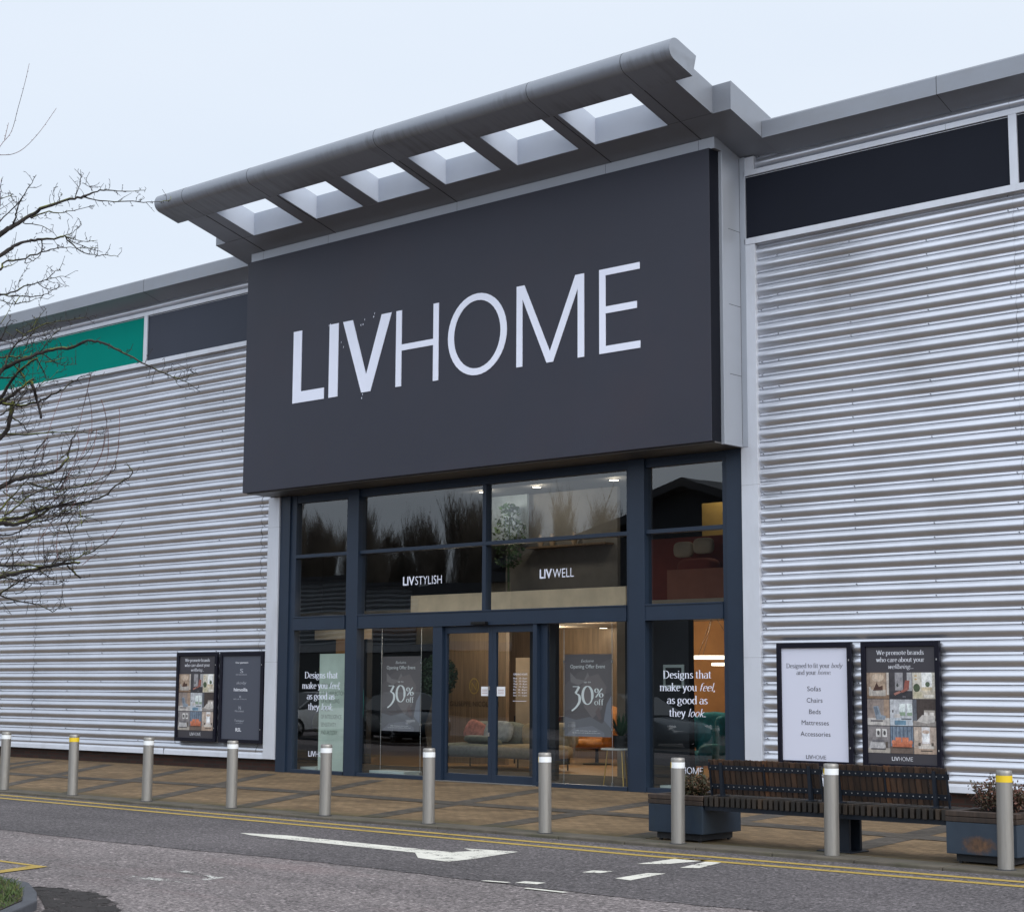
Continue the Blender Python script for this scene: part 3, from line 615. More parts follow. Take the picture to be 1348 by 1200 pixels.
# ------------------------------------------------------------------ store building
bld = empty('store_building', (-20, 0, 0), 'retail store clad in silver corrugated metal with a projecting canopy over its glass entrance', 'building')
PER, A_ = .2, .046
def corrugated(x0, x1, z0, z1, seed, name='corrugated_wall', parent=bld):
    b = MB(); rnd = random.Random(seed); W_ = 3.86
    # sheets of their own, each a hair proud of the next
    xs = [x0]
    anchor = -29.5 if x1 < -20 else -9.98
    k0 = math.floor((x0-anchor)/W_)+1
    x = anchor+k0*W_
    while x < x1-.05: xs.append(x); x += W_
    xs.append(x1)
    NP = 9
    for s in range(len(xs)-1):
        xa, xb = xs[s], xs[s+1]; yo = -.004*(s % 2); nx = max(2, int((xb-xa)/.48)+1)
        ph = rnd.uniform(0, 6)
        z = math.floor((z0-.097)/PER)*PER+.097
        while z < z1:
            za, zb = max(z, z0), min(z+.164, z1)
            if zb-za > .01:
                vs = []
                for i in range(NP+1):
                    zz = za+(zb-za)*i/NP; t = (zz-z)/.164; dy = A_*max(0, math.sin(math.pi*min(max(t, 0), 1)))**.92
                    for j in range(nx+1):
                        xx = xa+(xb-xa)*j/nx
                        wv = .0016*math.sin(xx*2.3+ph+zz*1.7)+.0012*math.sin(xx*5.1+zz*9.0+ph*2)
                        vs.append((xx, yo-dy+wv, zz+.0015*math.sin(xx*1.9+ph+z*5)))
                b.add(vs, [(i*(nx+1)+j, i*(nx+1)+j+1, (i+1)*(nx+1)+j+1, (i+1)*(nx+1)+j) for i in range(NP) for j in range(nx)])
            va, vb = max(z+.164, z0), min(z+PER, z1)
            if vb-va > .005:      # little upstand, then a ledge that sheds water outwards
                b.add([(xa, yo, va), (xb, yo, va), (xb, yo-.013, va+.005), (xa, yo-.013, va+.005)], [(0, 1, 2, 3)])
                b.add([(xa, yo-.013, va+.005), (xb, yo-.013, va+.005), (xb, yo, vb), (xa, yo, vb)], [(0, 1, 2, 3)])
                j = 0; x = xa+.06
                while x < xb:
                    if rnd.random() < .45:
                        h = .0045; b.box(x-h, x+h, yo-.024, yo-.001, (va+vb)/2-.006, (va+vb)/2+.006, 1)
                    x += 1.24
            z += PER
    return b.build(name, [M['cladding'], M['screw']], parent, smooth=True, angle=50)
corrugated(-62, -25.40, .33, 8.33, 1)
corrugated(-14.14, 4, .33, 8.33, 2)
corrugated(-62, -25.3, 9.47, 9.70, 3); corrugated(-14.14, 4, 9.47, 9.70, 4)
b = MB(); b.box(-62, -25.30, .03, .30, .2, 9.8); b.box(-14.40, 4, .03, .30, .2, 9.8); b.build('backing_wall', M['soffit_dark'], bld)
# flat trims
for xa, xb, za, zb in ((-25.40, -25.075, .23, 5.2), (-14.438, -14.139, .23, 8.31), (-14.40, -14.139, 9.477, 9.69)):
    b = MB(); b.box(xa, xb, -.078, .06, za, zb)
    for z in (2.05, 4.62):
        if zb > z > za: b.box(xa-.001, xb+.001, -.0785, 0, z, z+.006, 1)
    b.build('corner_trim', [M['trim'], M['joint']], bld, bevel=.004)
for xa, xb in ((-62, -25.077), (-14.436, 4)):
    b = MB(); b.prism_x([(-.07, .229), (.05, .229), (.05, .345), (-.045, .345), (-.06, .31)], xa, xb)
    x = xa+2.5
    while x < xb: b.box(x, x+.006, -.0708, -.05, .228, .346, 1); x += 3.1
    b.build('base_flashing', [M['trim'], M['joint']], bld)
    b = MB(); b.box(xa, xb if xb < 0 else 4, .06, .30, -.02, .229); b.build('brick_plinth', M['brick'], bld)
# band of coloured panels under the eaves
for xa, xb in ((-62, -25.28), (-14.32, 4)):
    b = MB(); b.box(xa, xb, -.085, .03, 9.395, 9.477); b.box(xa, xb, -.085, .03, 8.312, 8.41)
    b.box(xa, xb, -.066, .0, 9.372, 9.380)
    for x in [-29.57, -39.4, -49.2]+[-9.925, -5.0, -.2]:
        if xa < x-.1 and x+.1 < xb: b.box(x-.06, x+.06, -.083, .03, 8.41, 9.395)
    x = xa+3.4
    while x < xb: b.box(x, x+.005, -.0858, -.02, 9.394, 9.478, 1); b.box(x+1.2, x+1.205, -.0858, -.02, 8.311, 8.411, 1); x += 3.66
    b.build('band_trim', [M['trim'], M['joint']], bld, bevel=.004)
for xa, xb, mt in ((-29.515, -25.28, 'band_slate'), (-62, -29.628, 'band_green'), (-14.335, -9.98, 'band_dark'), (-9.868, 4, 'band_dark')):
    b = MB(); b.box(xa, xb, -.055, .03, 8.405, 9.40); b.build('band_panel', M[mt], bld)
# eaves
for xa, xb, js in ((-62, -25.757, [-29.187, -36.5, -44, -52]), (-13.738, 4, [-10.854, -2.8])):
    FP = [(-.45, 9.795), (-.45, 10.045), (-.43, 10.07), (.3, 10.07), (.3, 9.60), (.0, 9.645)]
    b = MB(); b.prism_x(FP, xa, xb)
    for j in js: b.prism_x([(y-.0015, z-.0015 if z < 9.9 else z+.0015) for y, z in FP], j, j+.008, 1)
    b.build('fascia', [M['fascia'], M['joint']], bld)
b = MB(); b.box(-62, 4, .3, 32, 9.80, 10.03); b.build('roof', M['fascia'], bld)
b = MB(); b.box(-62, -61.7, .3, 32, 0, 9.8); b.box(3.7, 4, .3, 32, 0, 9.8); b.box(-61.7, 3.7, 31.7, 32, 0, 9.8); b.build('outer_wall', M['cladding'], bld)

# canopy in its own slope
CS = .278; LN = math.hypot(1, CS)
def sl(y, h=0): return (y, 9.9+CS*(-.75-y)+h)
def sq(ya, yb, h0, h1): return [sl(ya, h0), sl(yb, h0), sl(yb, h1), sl(ya, h1)]
b = MB(); T = .43
xs_open = [(-24.618, -23.212), (-22.848, -21.598), (-21.222, -19.931), (-19.57, -18.30), (-17.94, -16.637), (-16.304, -14.883)]
bars = [(-25.452, -24.618)]+[(xs_open[i][1], xs_open[i+1][0]) for i in range(5)]+[(-14.883, -14.07)]
jx = [-24.92, -22.90, -19.80, -16.40, -14.65]
for xa, xb in bars: b.prism_x(sq(-2.159, -1.252, .0, T), xa, xb)
b.prism_x([sl(-1.25, 0), sl(.1, 0), sl(.1, T), sl(-1.25, T)], -25.755, -13.742)
for j in jx: b.prism_x(sq(-2.15, -.1, -.002, .01), j, j+.009, 1)
b.prism_x(sq(-1.268, -1.26, -.0015, .01), -25.45, -24.62, 1); b.prism_x(sq(-1.268, -1.26, -.0015, .01), -14.88, -14.07, 1)
b.build('canopy', [M['fascia'], M['joint']], bld, bevel=.006)
for xa, xb in xs_open:      # added thin faces, paler than the canopy to paint skylight in its openings
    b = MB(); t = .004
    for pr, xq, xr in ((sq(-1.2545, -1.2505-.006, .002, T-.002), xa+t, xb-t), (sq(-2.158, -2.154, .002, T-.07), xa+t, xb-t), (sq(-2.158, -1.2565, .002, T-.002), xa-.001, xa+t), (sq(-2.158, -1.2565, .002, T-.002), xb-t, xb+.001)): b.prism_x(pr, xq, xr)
    b.build('opening_skylit_face', M['skylit_face'], bld)
rr, TH = .168, .34
def nose_prof(g=0):
    o = Vector(sl(-2.161)); d = Vector((-1, CS))/LN; nn = Vector((CS, 1))/LN; P = [o-nn*g, ]
    c0 = o+d*.455+nn*rr
    for i in range(15):
        a = -math.pi/2+math.pi*i/14; P.append(c0+d*math.cos(a)*(rr+g)+nn*math.sin(a)*(rr+g))
    P.append(o+nn*(TH+g)); return [tuple(p) for p in reversed(P)]
b = MB(); b.prism_x(nose_prof(), -25.765, -13.77)
b.build('canopy_edge', M['nose'], bld, smooth=True, angle=35)
for j in (-24.94, -23.075, -19.826, -16.47, -14.657):
    b = MB(); b.prism_x(nose_prof(.0015), j, j+.009); b.build('canopy_edge_joint', M['joint'], bld, smooth=True, angle=35)
# box that carries the sign
b = MB(); b.prism_x([(-.735, 9.7125), (-.09, 9.7125), (-.735, 9.893)], -25.30, -14.398); b.box(-25.24, -14.40, -.555, .0, 5.246, 9.712); b.box(-14.3995, -14.30, -.085, .0, 5.20, 9.70); b.box(-14.46, -14.395, -.56, -.09, 5.2, 5.246)
for j in (-24.956, -23.10, -19.8, -16.519, -14.70): b.box(j, j+.008, -.7365, -.7, 9.711, 9.89, 1)
for z in (8.52, 7.35, 6.28): b.box(-14.46, -14.3985, -.40, -.086, z, z+.010, 1)
b.box(-14.41, -14.3988, -.094, -.0855, 5.25, 9.69, 1)
b.build('sign_housing', [M['housing'], M['joint']], bld, bevel=.004)
b = MB(); b.box(-25.27, -14.462, -.72, .05, 5.205, 5.243); b.build('housing_soffit', M['soffit_panel'], bld, bevel=.004)

# shop sign
sign = empty('shop_sign', (-19.9, -.6, 5.23), 'large charcoal LIVHOME sign board with white letters above the entrance', 'sign')
b = MB(); b.box(-25.319, -14.464, -.796, -.556, 5.228, 9.711)
b.build('sign_board', M['sign_panel'], sign, bevel=.006)
b = MB(); b.box(-14.464, -14.460, -.790, -.556, 5.232, 9.708); b.build('sign_edge', M['sign_edge'], sign)
for ch, ps in wordmark_polys():
    b = MB()
    if ps is None:
        a, c = o_ring(1, LX, LZ)
        n = len(a)
        vs = [(x, -.806, z) for x, z in a]+[(x, -.806, z) for x, z in c]+[(x, -.79, z) for x, z in a]+[(x, -.79, z) for x, z in c]
        fs = []
        for i in range(n):
            j = (i+1) % n; fs += [(n+i, i, j, n+j), (i, 2*n+i, 2*n+j, j), (n+i, n+j, 3*n+j, 3*n+i)]
        b.add(vs, fs)
    else: b.prism([(x+LX, z+LZ) for x, z in ps], -.806, -.79)
    b.build('letter', M['letter'], sign)
rnd = random.Random(9)
for u, v in ((435, 427), (433, 429), (449, 451), (452, 457), (480, 421), (478, 427), (475, 428), (493, 413), (492, 417), (477, 519), (476, 524)):
    b = MB(); p = at(u, v, 1); d = p-CAM; p = CAM+d*((-.7985-CAM.y)/d.y)
    b.poly([(p.x+rnd.uniform(-.015, .0), p.z), (p.x+rnd.uniform(.0, .008), p.z-.02), (p.x+.010, p.z+rnd.uniform(.01, .03)), (p.x, p.z+.02)], -.7985); b.build('scratch', M['letter'], sign)

# ------------------------------------------------------------------ glazing
b = MB()
def frame_bar(x0, x1, z0, z1, y0=-.03, y1=.14): b.box(x0, x1, y0, y1, z0, z1)
frame_bar(-25.073, -24.80, 0, 5.2, -.045); frame_bar(-24.80, -24.645, 0, 5.2, -.01)
frame_bar(-23.225, -23.16, 0, 5.2, -.015); frame_bar(-23.16, -22.875, 0, 5.2, -.055)
frame_bar(-16.68, -16.61, 0, 5.2, -.015); frame_bar(-16.61, -16.30, 0, 5.2, -.055)
frame_bar(-14.835, -14.74, 0, 5.2, -.01); frame_bar(-14.74, -14.44, 0, 5.2, -.045)
for xa, xb in ((-24.645, -23.225), (-22.875, -16.68), (-16.30, -14.835)):
    frame_bar(xa, xb, 2.665, 2.872, -.04); frame_bar(xa, xb, 2.872, 2.897, -.052); frame_bar(xa, xb, 2.640, 2.665, -.052); frame_bar(xa, xb, 5.05, 5.2, .0)
    frame_bar(xa, xb, 4.0, 4.065, -.012)
frame_bar(-24.645, -23.225, .0, .065, -.03); frame_bar(-22.875, -20.955, .0, .065, -.03); frame_bar(-18.555, -16.68, .0, .065, -.03); frame_bar(-16.30, -14.835, .0, .075, -.03)
frame_bar(-19.816, -19.733, 2.897, 4.0, -.012); frame_bar(-19.816, -19.733, 4.065, 5.05, -.012)
frame_bar(-20.955, -20.735, 0, 2.640, -.035); frame_bar(-18.64, -18.555, 0, 2.640, -.035)
frame_bar(-18.555, -18.40, 0.065, 2.640, .06, .12)
gf = b.build('window_frame', M['navy'], bld, bevel=.004)
def pane(x0, x1, z0, z1, y=.06, parent=gf, tilt=0.0):
    b = MB(); b.add([(x0, y, z0), (x1, y+tilt, z0), (x1, y+tilt*.4, z1), (x0, y-tilt*.5, z1)], [(0, 1, 2, 3)]); return b.build('pane', M['glass'], parent)
for i, (x0, x1) in enumerate(((-24.645, -23.225), (-22.875, -19.816), (-19.733, -16.68), (-16.30, -14.835))):
    pane(x0, x1, 2.897, 4.0, tilt=(.004, -.006, .008, -.003)[i]); pane(x0, x1, 4.065, 5.05, tilt=(-.003, .006, -.005, .004)[i])
pane(-24.645, -23.225, .065, 2.640, tilt=.003); pane(-22.875, -20.955, .065, 2.640, tilt=-.004); pane(-18.40, -16.68, .065, 2.640, tilt=.004); pane(-16.30, -14.835, .075, 2.640, tilt=-.003)
for (xa, xb, ga, gb) in ((-20.733, -19.612, -20.682, -19.698), (-19.608, -18.642, -19.525, -18.655)):
    b = MB(); b.box(xa, ga, .035, .10, .01, 2.636); b.box(gb, xb, .035, .10, .01, 2.636); b.box(ga, gb, .035, .10, .01, .143); b.box(ga, gb, .035, .10, 2.516, 2.636)
    dr = b.build('sliding_door', M['navy'], bld, bevel=.004); pane(ga, gb, .143, 2.516, .07, dr, .002)
    b = MB(); s_ = -19.70 if xa < -20 else -19.52
    b.rect(s_-.18 if xa < -20 else s_, s_ if xa < -20 else s_+.19, 1.452, 1.608, .058, 0)
    for k in range(3): b.rect((s_-.16 if xa < -20 else s_+.03), (s_-.03 if xa < -20 else s_+.16), 1.55-.03*k, 1.558-.03*k, .0575, 1)
    b.build('notice', [M['paper'], M['cushion_red']], dr)
for z in (1.55, .78):
    b = MB(); b.box(-19.69, -19.655, .02, .035, z, z+.063); b.build('door_lock', M['steel'], bld)
b = MB(); b.box(-19.96, -19.63, -.14, -.052, 2.648, 2.70); b.build('door_sensor', M['dark_metal'], bld, bevel=.008)
b = MB(); b.box(-20.95, -18.56, -.07, .10, .002, .014); b.build('door_sill', M['steel'], bld)
# lettering on the glass
def both(b, x0, x1, mid, z0, cap, bold, rest):
    sans_line(b, bold, x0, mid, z0, cap, .052, off=.02); sans_line(b, rest, mid+.02, x1, z0, cap, .052, off=-.006)
text_line(gf, 'window_lettering', 'letter', both, -21.80, -20.835, -21.51, 3.392, .147, 'LIV', 'STYLISH'); text_line(gf, 'window_lettering', 'letter', both, -18.565, -17.83, -18.30, 3.393, .145, 'LIV', 'WELL')
for cx, k in ((-15.573, 1.0), (-23.935, 1.0)):
    for segs, wd, z in (([('Designs that', False)], .915, 1.748), ([('make you ', False), ('feel', True), (',', False)], 1.045, 1.555), ([('as good as', False)], .77, 1.36), ([('they ', False), ('look', True), ('.', False)], .69, 1.165)):
        text_line(gf, 'window_lettering', 'letter', serif_line, segs, cx-wd/2*k, cx+wd/2*k, z, .118, .052, thick=.12, thin=.045)
    text_line(gf, 'window_lettering', 'letter', wordmark, cx-.31, cx+.285, .310, .052)
text_line(bld, 'door_lettering', 'letter', sans_line, 'OPENING HOURS', -19.15, -18.84, 1.80, .03, .062)
for i, d in enumerate(('Mon', 'Tue', 'Wed', 'Thu', 'Fri', 'Sat', 'Sun')):
    text_line(bld, 'door_lettering', 'letter', sans_line, d+'   '+('10 - 8 pm' if i < 5 else '9 - 6 pm' if i == 5 else '11 - 5 pm'), -19.15, -18.85, 1.735-i*.047, .026, .062)
b = MB(); b.rect(-19.16, -18.86, 1.37, 1.376, .062); b.build('door_lettering', M['letter'], bld)

# ------------------------------------------------------------------ shop interior (parts of the building)
b = MB(); b.box(-44, -11, 3.4, 18, -.10, .004); b.build('shop_floor', M['interior_floor'], bld)
b = MB(); b.box(-44, -11, .11, 3.4, -.10, .003); b.build('entrance_mat', M['door_mat'], bld)
b = MB(); b.box(-44, -11, 18, 18.1, 0, 6); b.box(-44.1, -44, .3, 18, 0, 6); b.box(-11, -10.9, .3, 18, 0, 6); b.build('shop_back_wall', M['interior_blue'], bld)
b = MB(); b.box(-44, -11, 3.2, 18, 2.95, 3.16); b.build('mezzanine_floor', M['interior_ceiling'], bld)
b = MB(); b.box(-44, -11, .3, 18, 6.0, 6.1); b.build('shop_ceiling', M['interior_dark'], bld)
b = MB(); b.box(-24.9, -14.3, .14, .55, 5.05, 5.2); b.build('head_lining', M['soffit_dark'], bld)
def part_wall(nm, mt, *bx):
    b = MB(); b.box(*bx); return b.build(nm, M[mt], bld)
part_wall('wood_partition', 'interior_wood', -25.85, -23.95, 5.2, 5.3, .004, 2.95)
part_wall('beige_partition', 'interior_beige', -23.5, -22.45, 5.0, 5.1, .004, 2.2)
part_wall('dark_partition', 'interior_dark', -20.05, -19.45, 1.5, 1.6, .003, 2.9)
part_wall('slatted_wall', 'interior_wood', -27.5, -23.2, 9.2, 9.3, .004, 2.95)
part_wall('beige_column', 'interior_beige', -19.27, -18.7, 3.0, 3.4, .003, 2.95)
part_wall('black_display_wall', 'interior_dark', -18.3, -16.95, 2.0, 2.15, .003, 2.95)
part_wall('orange_wall', 'interior_orange', -22.0, -18.9, 7.2, 7.3, .004, 2.95)
part_wall('dark_rear_wall', 'interior_dark', -31, -26.3, 3.45, 3.6, .004, 2.95)
part_wall('red_display_wall', 'interior_red', -20.2, -17.9, 5.0, 5.1, 3.16, 4.45)
part_wall('salmon_display_panel', 'interior_salmon', -19.1, -17.5, 4.3, 4.4, 3.16, 3.78)
part_wall('ochre_upper_wall', 'opp_yellow', -19.5, -18.2, 6.0, 6.1, 4.55, 5.2)
part_wall('pale_upper_wall', 'interior_grey', -26.5, -23.2, 8.0, 8.1, 3.16, 6.0)
part_wall('bulkhead', 'bulkhead', -22.55, -17.5, 1.0, 1.3, 2.70, 3.27)
part_wall('bulkhead', 'bulkhead', -25.2, -23.9, 1.0, 1.3, 2.50, 2.95)
part_wall('bulkhead_panel', 'interior_orange', -24.55, -23.9, .97, .999, 2.18, 2.5)
part_wall('mural_panel', 'mural', -26.9, -25.72, 7.86, 7.92, 4.9, 6.0)
part_wall('upper_shelf', 'interior_wood', -25.6, -23.3, 7.7, 8.0, 4.72, 4.76)
pw = bpy.data.objects['wood_partition']
b = MB(); gold = lin(150, 130, 70)
sans_line(b, 'GIUSEPPE NICOLETTI', -25.55, -24.15, 1.20, .10, 5.19, lin(60, 48, 34), off=-.004)
rg = arc(-24.85, 1.62, .14, .17, 0, 360, 24); ri = arc(-24.85, 1.62, .115, .145, 0, 360, 24)
for i in range(24): b.poly([ri[i], rg[i], rg[i+1], ri[i+1]], 5.19, 0, gold)
sans_line(b, 'N', -24.92, -24.78, 1.53, .17, 5.19, gold); b.build('wall_lettering', M['print'], pw)

def downlight(x, y, z, power, lab):
    o = empty('downlight', (x, y, z), lab, 'ceiling light', 'recessed ceiling lights in the shop')
    b = MB(); b.lathe(x, y, [(.10, z-.012), (.10, z-.002)], 20); b.build('diffuser', M['lamp_glow'], o)
    b = MB(); b.lathe(x, y, [(.125, z-.014), (.125, z-.001), (.102, z-.001), (.102, z-.014)], 20, cap=False); b.build('rim', M['dark_metal'], o)
    if power:
        ld = bpy.data.lights.new('downlight_lamp', 'POINT'); ld.energy = power; ld.color = (1, .84, .64); ld.shadow_soft_size = .12
        lo = bpy.data.objects.new('downlight_lamp', ld); col.objects.link(lo); lo.parent = o; lo.location = (0, 0, -.2)
downlight(-24.4, 9.0, 2.95, 0, 'round recessed light nearest the glass above the tan armchair')
for x, y in ((-28.6, 14.0), (-29.6, 13.6)): downlight(x, y, 2.95, 0, 'round recessed light far back in the shop ceiling beside the wooden wall')
for x, y, p in ((-24.3, 4.0, 45), (-22.4, 3.8, 30), (-22.9, 6.2, 80), (-25.0, 7.9, 55), (-20.2, 5.2, 55), (-18.6, 4.6, 30), (-27.4, 2.8, 14)): downlight(x, y, 2.95 if y > 3.2 else 5.98, p, 'round recessed light in the shop ceiling above the furniture displays')
for x, y, p in ((-26.2, 6.9, 26), (-24.6, 6.9, 20), (-18.8, 5.6, 30), (-22.5, 7, 14)): downlight(x, y, 6.0, p, 'round recessed light in the upper ceiling behind the tall windows')

def furniture_legs(b, xs, ys, h, r=.02):
    for x in xs:
        for y in ys: b.tube([(x, y, .004), (x, y, h)], r, 8)
sofa = empty('sofa', (-22.9, 3.9, .004), 'long grey green sofa with loose cushions seen through the sliding doors', 'sofa')
b = MB(); b.blob((-23.55, 3.95, .36), (.78, .55, .14), 0, 20, 10, .45); b.blob((-22.1, 3.95, .36), (.72, .55, .14), 1, 20, 10, .45); b.build('seat', [M['sofa_fabric'], M['sofa_beige']], sofa, smooth=True, angle=180)
b = MB(); b.blob((-23.5, 4.45, .66), (.74, .16, .26), 0, 20, 10, .5); b.blob((-22.1, 4.45, .66), (.68, .16, .26), 1, 20, 10, .5); b.build('backrest', [M['sofa_fabric'], M['sofa_beige']], sofa, smooth=True, angle=180)
b = MB(); furniture_legs(b, (-24.2, -22.9, -21.6), (3.55, 4.4), .26, .016); b.build('leg', M['dark_metal'], sofa)
def cushion(x, y, z, r, mt, lab, rot=0):
    b = MB(); b.blob((0, 0, 0), r, 0, 16, 8, .6); o = b.build('cushion', M[mt], None, smooth=True, angle=180); o.location = (x, y, z); o.rotation_euler = (R(-18), R(rot), 0)
    tag(o, lab, 'cushion', 'cushions on the grey green sofa')
cushion(-23.75, 4.1, .70, (.30, .09, .22), 'cushion_red', 'red and grey patterned cushion leaning on the sofa back', 20)
cushion(-23.15, 4.1, .72, (.36, .10, .22), 'cushion_blue', 'blue grey cushion standing upright on the sofa')
cushion(-23.3, 3.8, .545, (.42, .24, .07), 'sofa_fabric', 'flat grey green cushion lying on the sofa seat')
arm = empty('swivel_armchair', (-22.9, 6.9, .004), 'tan leather swivel armchair behind an offer poster', 'armchair')
b = MB()
prof = [(.10, .30), (.34, .33), (.46, .42), (.52, .58), (.55, .72)]; n = 20; vs = []; fs = []
for k, (r_, z) in enumerate(prof):
    for i in range(n+1):
        a = R(-40+260*i/n); lift = (0.55 if k == 4 else .3 if k == 3 else 0)*max(0, math.sin(a))**2*.9
        vs.append((-22.9+r_*math.cos(a)*1.08, 6.9+r_*math.sin(a), z+lift))
fs = [(k*(n+1)+i, k*(n+1)+i+1, (k+1)*(n+1)+i+1, (k+1)*(n+1)+i) for k in range(4) for i in range(n)]
b.add(vs, fs); o = b.build('shell', M['tan'], arm, smooth=True, angle=180); sm = o.modifiers.new('thickness', 'SOLIDIFY'); sm.thickness = .08
b = MB(); b.blob((-22.9, 6.78, .44), (.42, .42, .10), 0, 18, 8, .6); b.build('seat', M['tan'], arm, smooth=True, angle=180)
b = MB(); b.lathe(-22.9, 6.9, [(.30, .004), (.30, .025), (.04, .045), (.035, .33)], 24); b.build('pedestal', M['dark_metal'], arm, smooth=True)
wing = empty('wing_armchair', (-18.15, 4.0, .004), 'teal velvet wing armchair behind the Designs lettering, under the ring lamp', 'armchair')
b = MB(); b.blob((-18.15, 3.85, .36), (.36, .42, .13), 0, 18, 8, .5); b.build('seat', M['teal'], wing, smooth=True, angle=180)
b = MB(); b.blob((-18.05, 4.3, .72), (.40, .13, .46), 0, 18, 8, .5); b.blob((-17.68, 4.1, .82), (.09, .26, .30), 0, 14, 8, .5); b.blob((-18.48, 4.1, .82), (.09, .26, .30), 0, 14, 8, .5); b.build('backrest', M['teal'], wing, smooth=True, angle=180)
b = MB(); b.blob((-18.58, 3.8, .46), (.12, .44, .17), 0, 14, 8, .55); b.blob((-17.7, 3.8, .46), (.12, .44, .17), 0, 14, 8, .55); b.build('arm', M['teal'], wing, smooth=True, angle=180)
b = MB(); furniture_legs(b, (-18.5, -17.8), (3.55, 4.3), .25, .022); b.build('leg', M['dark_metal'], wing)
tb = empty('side_table', (-17.42, .68, .003), 'small round white topped side table carrying a spiky plant', 'table')
b = MB(); b.lathe(-17.42, .68, [(.27, .60), (.28, .61), (.28, .625), (.27, .63)], 28); b.build('table_top', M['marble'], tb)
b = MB()
for a in (90, 210, 330): b.tube([(-17.42+.17*math.cos(R(a)), .68+.17*math.sin(R(a)), .60), (-17.42+.24*math.cos(R(a)), .68+.24*math.sin(R(a)), .003)], .011, 8)
b.build('leg', M['brass'], tb)
pl = empty('potted_plant', (-17.37, .70, .63), 'spiky green plant in a dark pot on the small white table', 'plant')
b = MB(); b.lathe(-17.37, .70, [(.105, .632), (.125, .66), (.13, .83), (.115, .83), (.11, .80)], 22); b.build('pot', M['pot'], pl, smooth=True)
b = MB(); rnd = random.Random(21)
for i in range(130):
    a = rnd.uniform(0, 6.28); l = rnd.uniform(.22, .42); s_ = rnd.uniform(.05, .30); c = Vector((-17.37, .70, .80)); d = Vector((math.cos(a)*s_, math.sin(a)*s_, l)); w_ = Vector((-math.sin(a), math.cos(a), 0))*.012
    m1 = c+d*.5+Vector((math.cos(a), math.sin(a), 0))*.01
    b.add([c-w_, c+w_, m1+w_*.9, m1-w_*.9, c+d], [(0, 1, 2, 3), (3, 2, 4)])
b.build('foliage', M['leaf_green'], pl)
tp = empty('topiary_tree', (-21.65, .75, .003), 'ball topiary tree with thick trunk inside beside the sliding doors', 'tree')
b = MB(); b.tube([(-21.78, .75, .003), (-21.75, .76, .5), (-21.80, .74, .9), (-21.68, .75, 1.25), (-21.63, .75, 1.6)], [.075, .065, .07, .055, .03], 10); b.build('trunk', M['bark'], tp, smooth=True)
b = MB(); rnd = random.Random(22)
for i in range(2600):
    v = Vector((rnd.gauss(0, 1), rnd.gauss(0, 1), rnd.gauss(0, 1))).normalized()*rnd.uniform(.55, 1.06)**.6; c = Vector((-21.60+v.x*.37, .75+v.y*.34, 1.79+v.z*.38)); u = Vector((rnd.uniform(-1, 1), rnd.uniform(-1, 1), rnd.uniform(-1, 1))).normalized(); q = u.orthogonal()
    b.add([c-u*.026, c+q*.011, c+u*.026, c-q*.011], [(0, 1, 2, 3)])
b.build('crown', M['leaf_dark'], tp)
bn = empty('text_banner', (-23.93, .36, .03), 'tall pale green panel printed with dark capitals inside the window', 'banner')
b = MB(); b.box(-24.305, -23.555, .345, .375, .03, 2.205); b.build('panel', M['banner'], bn)
b = MB(); ink = lin(120, 130, 120)
for i, (t, wd) in enumerate((('TODAY', .30), ('IS THE REFLECTION', .64), ('OF A LIFE LONG', .50), ('CHOICE', .24), ('OF INTELLIGENCE,', .58), ('SENSITIVITY', .42), ('AND ARTISTRY.', .47))): sans_line(b, t, -24.24, -24.24+wd, 1.58-i*.145, .075, .343, ink, off=-.004)
b.build('banner_lettering', M['print'], bn)
for k, (x0, x1, l_) in enumerate(((-24.75, -24.34, 'low pale plinth on the floor beside the green panel'), (-22.86, -21.97, 'low pale plinth on the floor under an offer poster'), (-16.29, -15.75, 'low pale plinth on the floor under the Designs lettering and framed picture'))):
    b = MB(); b.box(x0, x1, .30, .75, .003, .098); o = b.build('display_plinth', M['plinth_white'], None, bevel=.004); tag(o, l_, 'plinth', 'low plinths inside the windows')
lampd = empty('dome_lamp', (-26.15, 2.2, .003), 'dome lamp with gold shade above the teal and olive armchair', 'lamp')
b = MB(); b.lathe(-26.15, 2.2, [(.16, 1.84), (.17, 1.95), (.14, 2.05), (.06, 2.10), (.01, 2.11)], 20); b.build('lamp_shade', M['shade_gold'], lampd, smooth=True)
b = MB(); b.lathe(-26.15, 2.2, [(.15, .003), (.15, .02), (.015, .03), (.015, 1.85)], 16); b.build('stand', M['dark_metal'], lampd)
cab = empty('teal_armchair', (-26.3, 2.75, .003), 'tall teal and olive armchair under the gold dome lamp', 'armchair')
b = MB(); b.blob((-26.3, 2.9, 1.25), (.42, .14, .42), 0, 16, 8, .4); b.build('backrest', M['teal'], cab, smooth=True, angle=180)
b = MB(); b.blob((-26.3, 2.62, .86), (.45, .36, .22), 0, 16, 8, .4); b.build('seat', M['olive'], cab, smooth=True, angle=180)
b = MB(); furniture_legs(b, (-26.6, -26.0), (2.5, 2.9), .75, .025); b.build('leg', M['dark_metal'], cab)
rl = empty('ring_pendant', (-17.85, 4.0, 2.95), 'glowing ring pendant lamp hanging above the teal wing armchair', 'pendant lamp')
def ring(b, cx, cy, z, r, h, n=40): b.lathe(cx, cy, [(r, z), (r, z+h), (r-.05, z+h), (r-.05, z), (r, z)], n, cap=False)
b = MB(); ring(b, -17.85, 4.0, 2.12, .50, .055); ring(b, -17.6, 4.2, 2.00, .36, .05); b.build('glow_ring', M['ring_glow'], rl)
b = MB()
for a in (30, 150, 270): b.tube([(-17.85+.47*math.cos(R(a)), 4+.47*math.sin(R(a)), 2.17), (-17.85, 4.0, 2.94)], .004, 5)
